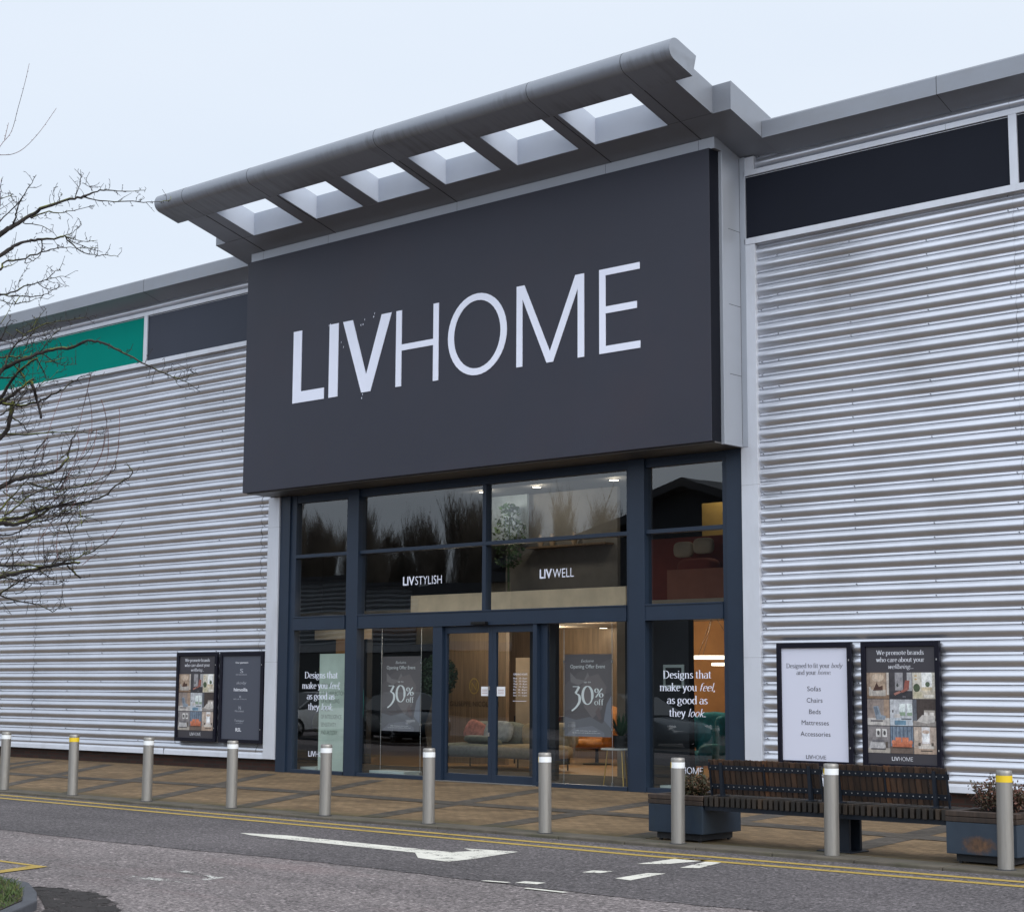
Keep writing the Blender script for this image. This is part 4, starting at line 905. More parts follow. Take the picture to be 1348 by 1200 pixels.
b.build('cable', M['dark_metal'], rl)
pf = empty('picture_frame', (-17.24, 2.0, 1.65), 'small square picture in a pale frame on the black inner wall', 'picture')
b = MB(); b.box(-17.46, -17.03, 1.97, 2.0, 1.60, 1.99); b.build('frame', M['plinth_white'], pf); b = MB(); b.box(-17.41, -17.08, 1.965, 1.971, 1.65, 1.94); b.build('print', M['interior_dark'], pf)
for k, x in enumerate((-24.1, -23.78, -23.46)):
    b = MB(); b.prism([(x-.11, 1.02), (x+.11, 1.0), (x+.06, 1.34), (x-.16, 1.36)], 6.0, 6.04); o = b.build('sample_board', M['interior_orange']); tag(o, 'tilted ochre sample board on the dark unit behind the sliding doors', 'sample board', 'ochre sample boards')
b = MB(); b.box(-24.4, -23.3, 5.95, 6.5, .004, 1.0); o = b.build('display_unit', M['interior_dark'], bevel=.01); tag(o, 'dark low unit behind the sliding doors holding ochre boards', 'display unit')
bed = empty('upper_armchair', (-18.6, 4.6, 3.16), 'dark red seat with two cream pillows on the upper floor', 'armchair')
b = MB(); b.blob((-18.6, 4.62, 3.6), (.42, .22, .40), 0, 16, 8, .4); b.build('seat', M['interior_red'], bed, smooth=True, angle=180)
b = MB(); b.blob((-18.75, 4.36, 4.15), (.22, .08, .15), 0, 16, 8, .6); b.blob((-18.3, 4.36, 4.2), (.22, .08, .15), 0, 16, 8, .6); b.build('pillow', M['interior_beige'], bed, smooth=True, angle=180)
for k, x in enumerate((-25.3, -24.95, -24.3)):
    b = MB(); b.lathe(x, 7.84, [(.04, 4.762), (.07, 4.85), (.06, 4.95), (.03, 5.0), (.04, 5.04)], 14); o = b.build('vase', M['interior_beige'], smooth=True); tag(o, 'small pale vase on the upper shelf behind the tall window', 'vase', 'pale vases on the upper shelf')

up = empty('upper_plant', (-25.95, 7.5, 3.16), 'tall leafy plant on the upper floor before the pale blue mural', 'plant')
b = MB(); b.lathe(-25.95, 7.5, [(.16, 3.165), (.2, 3.55), (.18, 3.55), (.17, 3.5)], 16); b.build('pot', M['pot'], up)
b = MB(); b.tube([(-25.95, 7.5, 3.5), (-25.97, 7.5, 4.3), (-25.92, 7.5, 5.6)], [.03, .025, .01], 6); rnd = random.Random(90)
for i in range(420):
    z = rnd.uniform(4.3, 5.75); a = rnd.uniform(0, 6.28); q = rnd.uniform(.05, .42)*(1-(abs(z-4.95)/.9)**2*.8); c = Vector((-25.94+q*math.cos(a), 7.5+q*math.sin(a), z)); u = Vector((rnd.uniform(-1, 1), rnd.uniform(-1, 1), rnd.uniform(-.5, 1))).normalized(); w_ = u.orthogonal().normalized()
    b.add([c-u*.06, c+w_*.028, c+u*.06, c-w_*.028], [(0, 1, 2, 3)])
b.build('foliage', M['leaf_green'], up)
# ------------------------------------------------------------------ printed boards
def PC(h):
    g = .3*h[0]+.59*h[1]+.11*h[2]; return lin(*[g+(x-g)*.72 for x in h])
def photo(b, x0, x1, z0, z1, y, kind):
    W_, H_ = x1-x0, z1-z0; k = [0]
    def q(a, c, d, e, colr):
        k[0] += 1; b.rect(x0+a*W_, x0+d*W_, z0+c*H_, z0+e*H_, y-.0004*k[0], 0, PC(colr))
    def pg(pts, colr):
        k[0] += 1; b.poly([(x0+a*W_, z0+c*H_) for a, c in pts], y-.0004*k[0], 0, PC(colr))
    def ell(cx, cz, rx, rz, colr): pg([(cx+rx*math.cos(t*.5236), cz+rz*math.sin(t*.5236)) for t in range(12)], colr)
    if kind == 0:
        q(0, 0, 1, 1, (150, 125, 105)); q(.15, .3, .82, 1, (176, 148, 122)); q(.9, .15, 1, 1, (196, 186, 176)); q(0, 0, 1, .12, (140, 108, 82)); ell(.5, .8, .28, .16, (196, 172, 148))
        q(.1, .1, .85, .34, (176, 168, 160)); pg([(.28, .3), (.45, .62), (.55, .45), (.72, .5), (.72, .32)], (84, 52, 42)); [q(.12+.145*i, .1, .125+.145*i, .32, (130, 120, 112)) for i in range(1, 5)]; q(.1, .34, .2, .44, (186, 178, 170))
    elif kind == 1:
        q(0, 0, 1, 1, (70, 66, 72)); q(.25, .32, .6, 1, (152, 150, 156)); q(.78, .3, 1, 1, (168, 168, 172)); q(0, 0, 1, .28, (58, 56, 64)); pg([(.62, .35), (.7, .7), (.9, .7), (.86, .36)], (156, 78, 66)); pg([(.5, .3), (.8, .42), (.86, .34), (.55, .22)], (172, 96, 82))
        pg([(.18, .2), (.45, .3), (.52, .24), (.25, .12)], (176, 110, 96)); pg([(.3, .5), (.36, .62), (.42, .48), (.36, .44)], (64, 70, 68)); q(.58, .06, .72, .09, (140, 140, 150))
    elif kind == 2:
        q(0, 0, 1, 1, (206, 200, 184)); q(.4, .45, .85, 1, (228, 230, 228)); q(0, 0, 1, .3, (196, 184, 162)); q(.38, .32, .85, .44, (206, 186, 148)); ell(.18, .42, .15, .16, (74, 92, 62)); ell(.66, .55, .10, .10, (84, 104, 76)); q(.05, .05, .42, .26, (192, 182, 146)); q(.5, .05, .95, .16, (222, 216, 204)); q(.1, .85, .2, .9, (200, 160, 90)); q(.1, .72, .2, .77, (200, 160, 90))
    elif kind == 3:
        q(0, 0, 1, 1, (146, 130, 122)); q(.75, .3, 1, 1, (166, 136, 112)); q(0, 0, 1, .28, (190, 184, 180)); pg([(.27, .72), (.5, .75), (.62, .4), (.84, .36), (.78, .22), (.4, .22)], (132, 148, 166)); pg([(.3, .7), (.44, .72), (.52, .42), (.38, .4)], (100, 116, 136)); q(.15, .14, .7, .2, (96, 92, 96))
    elif kind == 4:
        q(0, 0, 1, 1, (186, 190, 198)); q(.42, .38, .68, .84, (216, 228, 228)); q(.76, .38, .98, .84, (216, 228, 228)); q(.42, .38, .68, .52, (136, 164, 134)); q(.76, .38, .98, .5, (136, 164, 134)); q(0, 0, 1, .3, (186, 196, 208)); q(.2, .03, .7, .2, (96, 140, 170)); q(.2, .3, .45, .44, (206, 200, 196)); q(.5, .24, .95, .28, (86, 90, 96)); q(.1, .5, .16, .6, (90, 84, 84))
    elif kind == 5:
        q(0, 0, 1, 1, (76, 64, 60)); [q(.2+.1*i, .35, .205+.1*i, 1, (58, 48, 44)) for i in range(8)]; q(0, .0, .16, 1, (98, 104, 116)); q(0, 0, 1, .2, (150, 142, 136)); q(.48, .3, .96, .6, (170, 160, 150)); pg([(.14, .18), (.4, .42), (.96, .40), (.94, .16), (.6, .1)], (196, 190, 184)); q(.48, .4, .66, .52, (220, 214, 208)); q(.72, .4, .9, .52, (220, 214, 208))
    elif kind == 6:
        q(0, 0, 1, 1, (136, 130, 132)); q(0, 0, 1, .18, (176, 166, 154)); q(.38, .6, .58, .9, (214, 212, 210)); q(.66, .6, .86, .9, (214, 212, 210)); ell(.48, .75, .06, .09, (80, 78, 80)); ell(.76, .75, .06, .09, (80, 78, 80)); pg([(.04, .16), (.14, .42), (.7, .44), (.84, .2), (.5, .12)], (184, 182, 184)); q(.2, .4, .72, .5, (112, 110, 116)); q(.14, .12, .8, .17, (82, 80, 86)); q(.8, .2, .9, .42, (96, 84, 76))
    elif kind == 7:
        q(0, 0, 1, 1, (112, 132, 156)); [q(.06+.17*i, .3, .10+.17*i, 1, (82, 102, 128)) for i in range(6)]; [q(.13+.17*i, .3, .15+.17*i, 1, (140, 158, 178)) for i in range(5)]; q(0, 0, 1, .26, (112, 94, 84)); q(.08, .24, .94, .42, (206, 100, 62)); q(.22, .36, .48, .6, (218, 112, 72)); q(.52, .36, .8, .6, (218, 112, 72)); ell(.14, .42, .09, .08, (222, 120, 82)); ell(.9, .42, .09, .08, (222, 120, 82)); q(.1, .2, .92, .24, (84, 56, 44))
    else:
        q(0, 0, 1, 1, (188, 166, 150)); q(.35, .38, .7, 1, (222, 218, 220)); q(.4, .45, .65, .85, (236, 240, 244)); ell(.53, .82, .16, .07, (206, 176, 156)); q(0, 0, 1, .22, (178, 150, 128)); q(.2, .2, .86, .36, (208, 198, 188)); q(.3, .1, .8, .14, (74, 64, 58)); q(.2, .3, .3, .42, (96, 84, 74)); q(.76, .3, .86, .42, (96, 84, 74)); q(.05, .5, .2, .9, (206, 186, 168))
def wall_board(x0, x1, z0, z1, label, kind):
    o = empty('poster_board', ((x0+x1)/2, -.06, z0), label, 'poster board', 'framed poster boards on the corrugated wall'); fw = .072
    b = MB()
    for a in ((x0, x0+fw, z0, z1), (x1-fw, x1, z0, z1), (x0+fw, x1-fw, z0, z0+fw), (x0+fw, x1-fw, z1-fw, z1)): b.box(a[0], a[1], -.108, -.046, a[2], a[3])
    b.box(x0+fw, x1-fw, -.070, -.046, z0+fw, z1-fw); b.build('frame', M['black_frame'], o, bevel=.006)
    b = MB()
    for z in (z1-.25, z0+.27): b.box(x1-.045, x1-.03, -.113, -.107, z-.012, z+.012)
    b.build('clip', M['bolt'], o)
    sx0, sx1, sz0, sz1 = x0+fw, x1-fw, z0+fw, z1-fw; y = -.078
    b = MB(); white = lin(222, 224, 232); dk = lin(52, 54, 60)
    if kind == 'list':
        b.rect(sx0, sx1, sz0, sz1, y, 0, lin(214, 216, 232))
        b.build('poster_sheet', M['print'], o); X_ = lambda p: -13.847+(p-80)*.002013; ink = lin(52, 50, 58)
        text_line(o, 'poster_lettering', 'print', serif_line, [('Designed to fit your ', False), ('body', True)], X_(155), X_(618), 1.897, .066, y-.003, ink, thick=.10, thin=.04); text_line(o, 'poster_lettering', 'print', serif_line, [('and your ', False), ('home', True), ('.', False)], X_(240), X_(527), 1.80, .066, y-.003, ink, thick=.10, thin=.04)
        for t, a, c, z in (('Sofas', 328, 440, 1.567), ('Chairs', 322, 452, 1.404), ('Beds', 340, 436, 1.243), ('Mattresses', 277, 500, 1.086), ('Accessories', 266, 512, .927)): text_line(o, 'poster_lettering', 'print', sans_line, t, X_(a), X_(c), z, .066, y-.003, ink, off=-.006)
        text_line(o, 'poster_lettering', 'print', wordmark, X_(308), X_(474), .606, y-.003, ink)
    elif kind == 'photos':
        b.rect(sx0, sx1, sz0, sz1, y, 0, lin(62, 60, 66)); b.build('poster_sheet', M['print'], o)
        w_ = sx1-sx0; cw = w_/3; gz = [(1.828, 1.470), (1.460, 1.102), (1.090, .725)]
        for r_ in range(3):
            for c_ in range(3):
                b = MB(); photo(b, sx0+c_*cw+.004, sx0+(c_+1)*cw-.004, gz[r_][1], gz[r_][0], y-.002, r_*3+c_); b.build('photo', M['photo_print'], o)
        cx = (sx0+sx1)/2; k = w_/1.09
        text_line(o, 'poster_lettering', 'print', serif_line, [('We promote brands', False)], cx-.375*k, cx+.375*k, 2.072, .062, y-.003, white, thick=.12, thin=.05); text_line(o, 'poster_lettering', 'print', serif_line, [('who care about your', False)], cx-.382*k, cx+.382*k, 1.975, .062, y-.003, white, thick=.12, thin=.05); text_line(o, 'poster_lettering', 'print', serif_line, [('wellbeing', True), ('...', False)], cx-.20*k, cx+.21*k, 1.880, .062, y-.003, white, thick=.12, thin=.05)
        text_line(o, 'poster_lettering', 'print', wordmark, cx-.165*k, cx+.165*k, 0.624, y-.003, white)
    else:
        b.rect(sx0, sx1, sz0, sz1, y, 0, lin(76, 80, 92)); b.build('poster_sheet', M['print'], o)
        cx = (sx0+sx1)/2; X_ = lambda p: x0+(p-580)*.0027; Z_ = lambda p: 2.255-(p-75)*.001625; soft = lin(176, 180, 190)
        text_line(o, 'poster_lettering', 'print', sans_line, 'Our partners', X_(750), X_(892), Z_(212), .032, y-.003, white, off=.02)
        text_line(o, 'poster_lettering', 'print', sans_line, 'S', X_(803), X_(838), Z_(325), .078, y-.003, soft); text_line(o, 'poster_lettering', 'print', sans_line, 'stressless', X_(757), X_(880), Z_(352), .03, y-.003, soft); text_line(o, 'poster_lettering', 'print', sans_line, 'skovby', X_(765), X_(873), Z_(458), .055, y-.003, soft, off=-.004, shear=.25); text_line(o, 'poster_lettering', 'print', sans_line, 'himolla', X_(738), X_(892), Z_(540), .058, y-.003, white, off=.025)
        text_line(o, 'poster_lettering', 'print', sans_line, 'B', X_(803), X_(822), Z_(618), .04, y-.003, soft); text_line(o, 'poster_lettering', 'print', sans_line, 'BELLA ITALIA', X_(738), X_(885), Z_(640), .02, y-.003, soft); text_line(o, 'poster_lettering', 'print', sans_line, 'N', X_(798), X_(822), Z_(755), .062, y-.003, soft); text_line(o, 'poster_lettering', 'print', sans_line, 'Nicoletti', X_(757), X_(855), Z_(785), .036, y-.003, soft)
        text_line(o, 'poster_lettering', 'print', sans_line, 'Tempur', X_(752), X_(862), Z_(900), .042, y-.003, soft); text_line(o, 'poster_lettering', 'print', sans_line, 'and company', X_(768), X_(845), Z_(922), .018, y-.003, soft); text_line(o, 'poster_lettering', 'print', sans_line, 'RSL', X_(768), X_(832), Z_(1012), .062, y-.003, white, off=.025)
wall_board(-28.11, -26.82, .507, 2.256, 'black framed board of nine room photos beside the grey partners board', 'photos')
wall_board(-26.73, -25.42, .507, 2.252, 'plain grey poster board listing partners in a black frame', 'brands')
wall_board(-13.85, -12.605, .507, 2.254, 'white poster board listing sofas, chairs and beds above the bench', 'list')
wall_board(-12.452, -11.24, .507, 2.256, 'black framed board of nine room photos beside the white list board', 'photos')
def offer_poster(x0, label):
    w_, y, z0, z1 = .985, .35, .812, 2.142
    o = empty('hanging_poster', (x0+w_/2, y, z0), label, 'poster', 'opening offer posters hanging in the windows')
    b = MB(); b.box(x0, x0+w_, y, y+.006, z0, z1, 0, lin(112, 104, 106)); P = lambda a, c: (x0+a*w_, z0+c*(z1-z0))
    def pg(pts, colr, k): b.poly([P(*p) for p in pts], y-.0005*k, 0, lin(*[x*1.3 for x in colr]))
    pg([(.0, .62), (.3, .78), (.62, .84), (1, .95), (1, .55), (.0, .3)], (92, 86, 87), 1); pg([(.12, .78), (.13, .66), (.3, .62), (.55, .70), (.5, .78), (.42, .68), (.25, .70)], (112, 106, 106), 2)
    pg([(.35, .6), (.5, .72), (.72, .76), (.9, .6), (.8, .34), (.6, .22), (.42, .36)], (104, 96, 96), 3); pg([(0, 0), (0, .24), (.25, .2), (.55, .24), (.8, .16), (1, .3), (1, 0)], (100, 98, 102), 4); pg([(.84, .2), (.9, .4), (1, .5), (1, .1)], (112, 112, 120), 5); pg([(.0, .0), (.2, .1), (.6, .13), (.85, .05), (.85, 0)], (112, 110, 116), 6); pg([(.66, .3), (.74, .36), (.80, .22), (.74, .2)], (96, 84, 84), 7)
    b.build('poster_sheet', M['print'], o)
    wh = lin(255, 255, 255); X_ = lambda p: x0+(p-260)*.00394; Z_ = lambda p: z1-(p-250)*.003037; yy = y-.006
    text_line(o, 'poster_lettering', 'print', sans_line, 'Exclusive', X_(350), X_(416), Z_(293), .045, yy, wh, shear=.35, off=-.004); text_line(o, 'poster_lettering', 'print', sans_line, 'Opening Offer Event', X_(292), X_(478), Z_(325), .058, yy, wh); text_line(o, 'poster_lettering', 'print', sans_line, 'up to', X_(366), X_(402), Z_(403), .03, yy, wh)
    text_line(o, 'poster_lettering', 'print', serif_line, [('30', False)], X_(296), X_(418), Z_(517), .30, yy, wh, thick=.15, thin=.04); text_line(o, 'poster_lettering', 'print', serif_line, [('%', False)], X_(420), X_(470), Z_(480), .15, yy, wh, thick=.12, thin=.04); text_line(o, 'poster_lettering', 'print', serif_line, [('off', False)], X_(420), X_(470), Z_(520), .095, yy, wh, thick=.12, thin=.05)
    text_line(o, 'poster_lettering', 'print', sans_line, 'Offer ends soon, see in store', X_(322), X_(436), Z_(660), .018, yy, wh); text_line(o, 'poster_lettering', 'print', sans_line, 'for full terms and conditions of this event', X_(304), X_(452), Z_(671), .018, yy, wh)
    b = MB()
    for x in (x0-.015, x0+w_+.015): b.tube([(x, y, .07), (x, y, 2.64)], .004, 5)
    for x in (x0-.015, x0+w_+.015):
        for z in (z0+.12, z1-.12): b.box(x-.012, x+.012, y-.01, y+.01, z-.018, z+.018)
        b.box(x-.012, x+.012, y-.012, y+.012, .01, .10)
    b.build('wire', M['bolt'], o)
offer_poster(-22.612, 'thirty percent off poster hanging in the window beside the topiary tree'); offer_poster(-18.272, 'thirty percent off poster hanging in the window before the tan armchair')
# ------------------------------------------------------------------ bollards
def make_bollard(x, kind, label, tilt=0):
    o = empty('bollard', (x, -6.75, 0), label, 'bollard', 'steel bollards along the kerb')
    b = MB(); r = .072; b.lathe(x, -6.75, [(r, 0), (r, .85), (r, .870), (r-.004, .877), (r-.012, .880), (.001, .8805)], 32); b.build('post', M['steel'], o, smooth=True, angle=35)
    b = MB(); b.lathe(x, -6.75, [(r+.022, .0), (r+.020, .004), (r, .010)], 32, cap=False); b.build('base_ring', M['joint'], o)
    b = MB(); rb = r+.0015; n = 40
    for k in range(n):
        a0, a1 = 2*math.pi*k/n, 2*math.pi*(k+1)/n; am = math.degrees((a0+a1)/2) % 360
        if kind == 'white': m = 0
        elif kind == 'yellow': m = 1
        else: m = 1 if 130 < am < 242 else 0
        vs = [(x+rb*math.cos(a), -6.75+rb*math.sin(a), z) for z in (.775, .835) for a in (a0, a1)]
        b.add([vs[0], vs[1], vs[3], vs[2]], [(0, 1, 2, 3)], m)
    b.build('reflective_band', [M['white_band'], M['yellow_band']], o, smooth=True)
    if tilt: o.rotation_euler = (0, R(tilt), 0)
    return o
BX = [-23.53, -21.70, -19.90, -18.045, -16.21, -14.392, -12.578, -10.757, -8.92, -7.125]
BL = ['steel bollard at the far end of the row, the one farthest from the bench', 'steel bollard with yellow band standing in front of bare corrugated wall', 'white banded bollard next to the yellow banded one, on its photo board side', 'white banded bollard in front of the grey partners poster board', 'white banded bollard in front of the pale green window panel',
      'white banded bollard between the topiary tree and the sliding doors', 'white and yellow banded bollard in front of the window with the tan armchair', 'white and yellow banded bollard in front of the planter without rust', 'white and yellow banded bollard in front of the middle of the bench', 'yellow banded bollard in front of the rusted planter']
for x, k, l, t in zip(BX, ['white', 'yellow', 'white', 'white', 'white', 'white', 'half', 'half', 'half', 'yellow'], BL, [.4, -.5, .3, -.3, .5, -.2, -.5, .3, .5, .7]): make_bollard(x, k, l, t)

# ------------------------------------------------------------------ planters, shrubs, bench
def planter(x0, w_, label, mat):
    y0, y1 = -6.55, -6.55+w_; cx, cy = x0+w_/2, (y0+y1)/2
    o = empty('planter', (cx, cy, 0), label, 'planter', 'square planters at the ends of the bench')
    b = MB(); t = .015
    b.box(x0, x0+w_, y0, y0+t, .088, .38); b.box(x0, x0+w_, y1-t, y1, .088, .38); b.box(x0, x0+t, y0+t, y1-t, .088, .38); b.box(x0+w_-t, x0+w_, y0+t, y1-t, .088, .38); b.box(x0+t, x0+w_-t, y0+t, y1-t, .088, .10)
    b.build('box', M[mat], o, bevel=.006)
    b = MB(); b.box(x0+.07, x0+w_-.07, y0+.06, y1-.06, .02, .088)
    for xx in (x0+.10, x0+w_-.10):
        for yy in (y0+.09, y1-.09): b.box(xx-.015, xx+.015, yy-.015, yy+.015, 0, .02)
    b.build('base', M['skirt'], o)
    b = MB(); rw = .10
    for z0, z1 in ((.382, .428), (.432, .480)):
        for a in ((x0-.004, x0+w_+.004, y0-.004, y0+rw), (x0-.004, x0+w_+.004, y1-rw, y1+.004), (x0-.004, x0+rw, y0+rw+.003, y1-rw-.003), (x0+w_-rw, x0+w_+.004, y0+rw+.003, y1-rw-.003)): b.box(a[0], a[1], a[2], a[3], z0, z1)
    b.build('timber_rim', M['rim_timber'], o, bevel=.005)
    b = MB(); b.box(x0+.06, x0+w_-.06, y0+.06, y1-.06, .30, .42); b.build('soil', M['soil'], o)
    return cx, cy
def shrub(cx, cy, z, rx, ry, h, label, mat, seed, n=1500):
    o = empty('shrub', (cx, cy, z), label, 'shrub', 'shrubs in the planters'); rnd = random.Random(seed); b = MB(); tips = []
    for i in range(46):
        a = rnd.uniform(0, 6.28); q = math.sqrt(rnd.random()); hh = h*rnd.uniform(.55, 1.0)*(1-.35*q*q); p = Vector((cx+rx*.35*q*math.cos(a), cy+ry*.35*q*math.sin(a), z)); t = Vector((cx+rx*q*math.cos(a), cy+ry*q*math.sin(a), z+hh)); m = (p+t)/2+Vector((rnd.uniform(-.03, .03), rnd.uniform(-.03, .03), .03))
        b.tube([p, m, t], [.006, .004, .002], 4, cap=False); tips.append((p, m, t))
    b.build('stem', M['twig'], o); b = MB()
    for i in range(n):
        p, m, t = rnd.choice(tips); s_ = rnd.uniform(.25, 1.0); c = (m+(t-m)*((s_-.5)*2)) if s_ > .5 else (p+(m-p)*(s_*2)); c = c+Vector((rnd.gauss(0, .02), rnd.gauss(0, .02), rnd.gauss(0, .014))); u = Vector((rnd.uniform(-1, 1), rnd.uniform(-1, 1), rnd.uniform(-.2, 1))).normalized(); q = u.orthogonal().normalized(); q.rotate(Matrix.Rotation(rnd.uniform(0, 6.28), 3, u)); L = rnd.uniform(.012, .022)
        b.add([c-u*L, c+q*L*.45, c+u*L, c-q*L*.45], [(0, 1, 2, 3)])
    b.build('foliage', M[mat], o)
cx, cy = planter(-11.293, .705, 'navy planter with clean painted sides under the window with Designs lettering', 'planter_paint'); shrub(cx, cy, .42, .24, .24, .30, 'low brownish clipped shrub in the planter without rust', 'shrub_leaf', 31, 2600)
cx, cy = planter(-7.81, .705, 'navy planter with a rust patch on its front beside the bench', 'rusty'); shrub(cx, cy, .42, .31, .28, .42, 'spiky red tipped shrub in the rusted planter', 'shrub_leaf_red', 32, 2600)
bench = empty('slatted_bench', (-9.19, -6.3, 0), 'long dark timber slatted bench with two backrests spanning the planters', 'bench')
b = MB(); x = -10.565; rnd = random.Random(41)
while x < -7.84:
    d = rnd.uniform(-.004, .004); b.box(x, x+.042, -6.55+d, -6.07, .386+d*.5, .484+d*.5); x += .0662
b.build('seat', M['seat_slat'], bench, bevel=.003)
b = MB(); b.box(-10.58, -7.82, -6.52, -6.46, .340, .385); b.box(-10.58, -7.82, -6.16, -6.10, .340, .385); b.build('beam', M['bench_steel'], bench)
b = MB(); b.box(-9.185, -8.955, -6.37, -6.33, 0, .34); b.box(-9.185, -8.955, -6.16, -6.12, .0, .34); b.box(-9.225, -9.185, -6.38, -6.11, 0, .34); b.box(-9.30, -8.9, -6.42, -6.08, 0, .012); b.build('leg', M['bench_steel'], bench, bevel=.004)
def back(x0, x1, k):
    by = lambda z: -6.365-(z-.485)*.19
    b = MB(); x = x0+.004; rnd = random.Random(50+k)
    while x < x1-.04:
        d = rnd.uniform(-.003, .003); e = rnd.uniform(-.006, .004)
        b.prism_x([(by(.505)+d, .505), (by(.862+e)+d, .862+e), (by(.862+e)+.032+d, .862+e), (by(.505)+.032+d, .505)], x, x+.048); x += .0672
    o = b.build('backrest', M['slat'], bench, bevel=.003)
    b = MB()
    for za, zb in ((.558, .612), (.752, .806)): b.prism_x([(by(za)-.007, za), (by(zb)-.007, zb), (by(zb)-.0005, zb), (by(za)-.0005, za)], x0-.005, x1+.005)
    b.build('rail', M['bench_steel'], o)
    b = MB()
    x = x0+.028
    while x < x1-.02:
        for z in (.585, .779): b.tube([(x, by(z)-.007, z), (x, by(z)-.012, z)], .0055, 6)
        x += .0672
    b.build('bolt', M['bolt'], o)
    for xs, wd in ((x0+.01, .014), (x0+.145, .035), (x1-.165, .035), (x1-.02, .014), ((x0+x1)/2, .010)):
        b = MB(); z0 = .486 if wd > .012 else .56; b.prism_x([(by(z0)-.055 if wd > .02 else by(z0)-.03, z0), (by(.83)-.012, .83), (by(.83)-.007, .83), (by(z0)-.007, z0)], xs, xs+wd)
        if wd > .02: b.box(xs-.03, xs+wd+.03, -6.44, -6.34, .485, .494)
        b.build('support', M['bench_steel'], bench, bevel=.002)
back(-10.595, -9.215, 0); back(-9.195, -7.835, 1)

# ------------------------------------------------------------------ bare tree at the left, partly in frame
tree = empty('bare_tree', tuple(at(-150, 1172, 13.2)*1.0), 'bare mossy branched tree standing on the grass island', 'tree')
tree.location.z = .035
TW = 13.4
def trace(pts, sc_, ox, oy): return [(ox+x/sc_, oy+y/sc_) for x, y in pts]
t2 = lambda *p: trace(p, 5.455, 0, 180); t1 = lambda *p: trace(p, 3.37, 0, 0); t3 = lambda *p: trace(p, 4.814, 0, 380); t4 = lambda *p: trace(p, 4.615, 0, 560)
